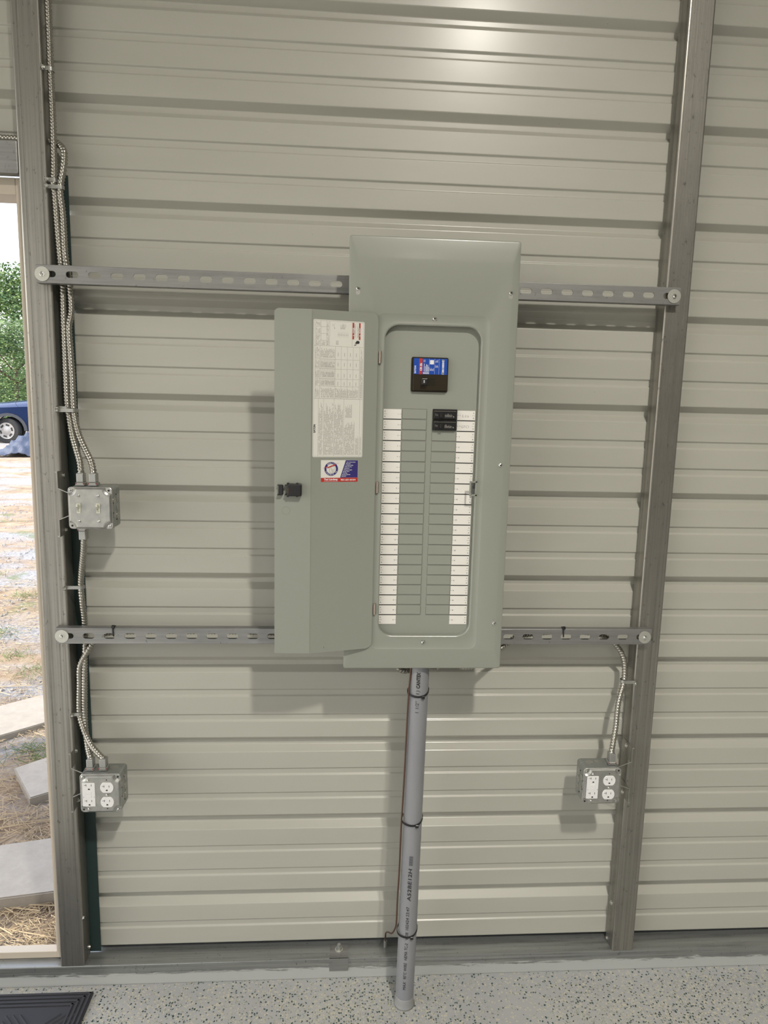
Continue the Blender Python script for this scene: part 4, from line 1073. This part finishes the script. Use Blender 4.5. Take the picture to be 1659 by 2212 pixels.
# car: built along its own x axis (front towards -x), then turned
car = thing('car', 'dark blue car with grey wheel flares parked across the yard', 'car', None, (0, 0, 0))
wy = .86                                    # half width
def side(P, y0, y1, name, m, bev=0, parent=car, smooth=False):
    bm = BM(); prism(bm, P, y0, y1)
    if bev: bmesh.ops.bevel(bm, geom=bm.edges[:], offset=bev, segments=2, affect='EDGES')
    return obj(name, bm, m, parent, smooth=smooth, angle=.6)
def arch(cx_, r, a0=180, a1=0, n=12): return [(cx_+r*math.cos(math.radians(a0+(a1-a0)*k/n)), .37+r*math.sin(math.radians(a0+(a1-a0)*k/n))) for k in range(n+1)]
body = [(-.98, .42), (-.46, .42)] + arch(0, .44)[1:] + [(.5, .34), (2.2, .34)] + arch(2.75, .44) + [(3.2, .42), (3.75, .45), (3.82, .80), (3.78, 1.08), (.85, 1.10), (.55, 1.06), (-.55, 1.00), (-.88, .92), (-1.02, .74)]
side(body, -wy, wy, 'car_body', M_['carblue'], .02)
side([(.50, 1.07), (1.25, 1.62), (1.5, 1.68), (3.4, 1.68), (3.74, 1.09)], -wy+.12, wy-.12, 'cabin', M_['carblue'], .04)
bm = BM()
for P in ([(.78, 1.12), (1.30, 1.56), (1.62, 1.60), (1.62, 1.12)], [(1.72, 1.12), (1.72, 1.60), (2.6, 1.60), (2.6, 1.12)], [(2.7, 1.12), (2.7, 1.60), (3.36, 1.60), (3.6, 1.12)]): prism(bm, P, -wy+.105, -wy+.14)
obj('side_window', bm, M_['glass'], car)
bm = BM(); V = [bm.verts.new(p) for p in ((.50, -.66, 1.085), (.50, .66, 1.085), (1.22, .60, 1.615), (1.22, -.60, 1.615))]; f = bm.faces.new(V); r_ = bmesh.ops.extrude_face_region(bm, geom=[f]); bmesh.ops.translate(bm, verts=[e for e in r_['geom'] if isinstance(e, bmesh.types.BMVert)], vec=(-.02, 0, .02)); obj('windscreen', bm, M_['glass'], car)
for cx_ in (0, 2.75):
    P = arch(cx_, .50) + arch(cx_, .415)[::-1]; bm = BM(); prism(bm, P, -wy-.04, -wy+.02); obj('wheel_flare', bm, M_['flare'], car)
    for s in (-1, 1):
        bm = BM(); lathe(bm, (cx_, s*(wy-.20), .365), (0, s, 0), [(.24, 0), (.34, .005), (.365, .04), (.365, .17), (.34, .205), (.25, .21)], 36); w = obj('wheel', bm, M_['tyre'], car, smooth=True, angle=.5)
        bm = BM(); lathe(bm, (cx_, s*(wy+.012), .365), (0, s, 0), [(.235, 0), (.235, .004), (.20, -.012), (.10, .006), (.07, .02)], 30); o = obj('hub', bm, M_['rim'], w, smooth=True, angle=.5)
        bm = BM()
        for k in range(6):
            a = math.radians(60*k+15); c_ = (cx_+.165*math.cos(a), .365+.165*math.sin(a))
            P = [(c_[0]+p*math.sin(a)*.045+q*math.cos(a)*.024, c_[1]-p*math.cos(a)*.045+q*math.sin(a)*.024) for p, q in ((-1, -1), (1, -1), (1.2, 1), (-1.2, 1))]
            prism(bm, P, s*(wy+.010), s*(wy+.018))
        obj('hub_opening', bm, M_['ink'], w)
        if cx_ == 0: c_ = Vector((0, s*(wy-.1), 0)); w.matrix_basis = Matrix.Translation(c_) @ Matrix.Rotation(math.radians(-24), 4, 'Z') @ Matrix.Translation(-c_)
bm = BM(); H = []
for i in range(9):
    u = i/8; row = []
    for j in range(13):
        v_ = j/6-1; row.append(bm.verts.new((-.92+1.5*u, v_*.84, .93+.09*u+(.14+.08*u)*(1-v_*v_)*min(1, u*3+.3))))
    H.append(row)
for i in range(8):
    for j in range(12): bm.faces.new((H[i][j], H[i+1][j], H[i+1][j+1], H[i][j+1]))
ret = bmesh.ops.extrude_face_region(bm, geom=bm.faces[:]); bmesh.ops.translate(bm, verts=[e for e in ret['geom'] if isinstance(e, bmesh.types.BMVert)], vec=(0, 0, .02))
obj('hood', bm, M_['carblue'], car, smooth=True, angle=.6)
bm = BM(); cyl(bm, (.18, -.55, 1.03), (.33, -.55, 1.66), .006, .003, n=6); obj('antenna', bm, M_['black'], car)
bm = BM(); box(bm, -1.06, -.92, -.8, .8, .45, .66, bev=.03); obj('bumper', bm, M_['flare'], car)
car.location = (-9.24, 19.63, gz(18.7)-.005); car.rotation_euler = (0, 0, math.radians(20))

# trees beyond the yard
def tree(x, y, h, w, seed, label, first=None):
    r = random.Random(seed); zb = gz(32)-.15
    t = thing('tree', label, 'tree', 'trees beyond the yard', (x, y, zb))
    if first is None:
        bm = BM(); cyl(bm, (0, 0, 0), (.1, 0, h*.55), .16, .08, n=8)
        for k in range(7):
            a = r.uniform(0, 6.28); z = h*r.uniform(.25, .6); cyl(bm, (0, 0, z), (w*.6*math.cos(a), w*.6*math.sin(a), z+h*.2), .05, .02, n=5)
        me1 = obj('trunk', bm, M_['bark'], t).data
        bm = BM(); blobs = []
        for k in range(46):
            z = r.random(); rad = w*(1-.75*z)**.7*r.uniform(.35, 1); a = r.uniform(0, 6.28); blobs.append(Vector((rad*math.cos(a), rad*math.sin(a), h*(.04+.93*z))))
        for k in range(15000):
            b = blobs[k % len(blobs)]; q = Vector((r.gauss(0, 1), r.gauss(0, 1), r.gauss(0, 1))).normalized()*w*.33*r.random()**.4
            p = b+q; s = r.uniform(.045, .10); u_ = Vector((r.gauss(0, 1), r.gauss(0, 1), r.gauss(0, .6))).normalized(); v_ = u_.orthogonal().normalized()
            bm.faces.new([bm.verts.new(p+u_*s), bm.verts.new(p+v_*s*.5), bm.verts.new(p-u_*s), bm.verts.new(p-v_*s*.5)])
        me = bpy.data.meshes.new('foliage'); bm.to_mesh(me); bm.free(); o = link('foliage', me, M_['leaf'], t); o['kind'] = 'stuff'
        return t
    for ch in first.children:
        c = ch.copy(); COL.objects.link(c); c.parent = t
    t.rotation_euler = (0, 0, r.uniform(0, 6)); s = h/6.0; t.scale = (w/2.2, w/2.2, s)
    return t
T1_ = tree(-14.0, 30.6, 6.7, 2.5, 11, 'leafy tree seen straight through the door opening above the car')
tree(-19.3, 33.0, 8.4, 2.7, 12, 'tall leafy tree at the left edge of the doorway view', T1_)
tree(-7.6, 33.0, 7.0, 2.2, 13, 'broad leafy tree half hidden behind the left post', T1_)
tree(-12.1, 26.4, 3.6, 1.6, 14, 'low bushy tree filling the gap behind the car', T1_)
tree(-17.8, 26.5, 3.2, 1.5, 16, 'low bush at the car front, far left beyond the yard', T1_)
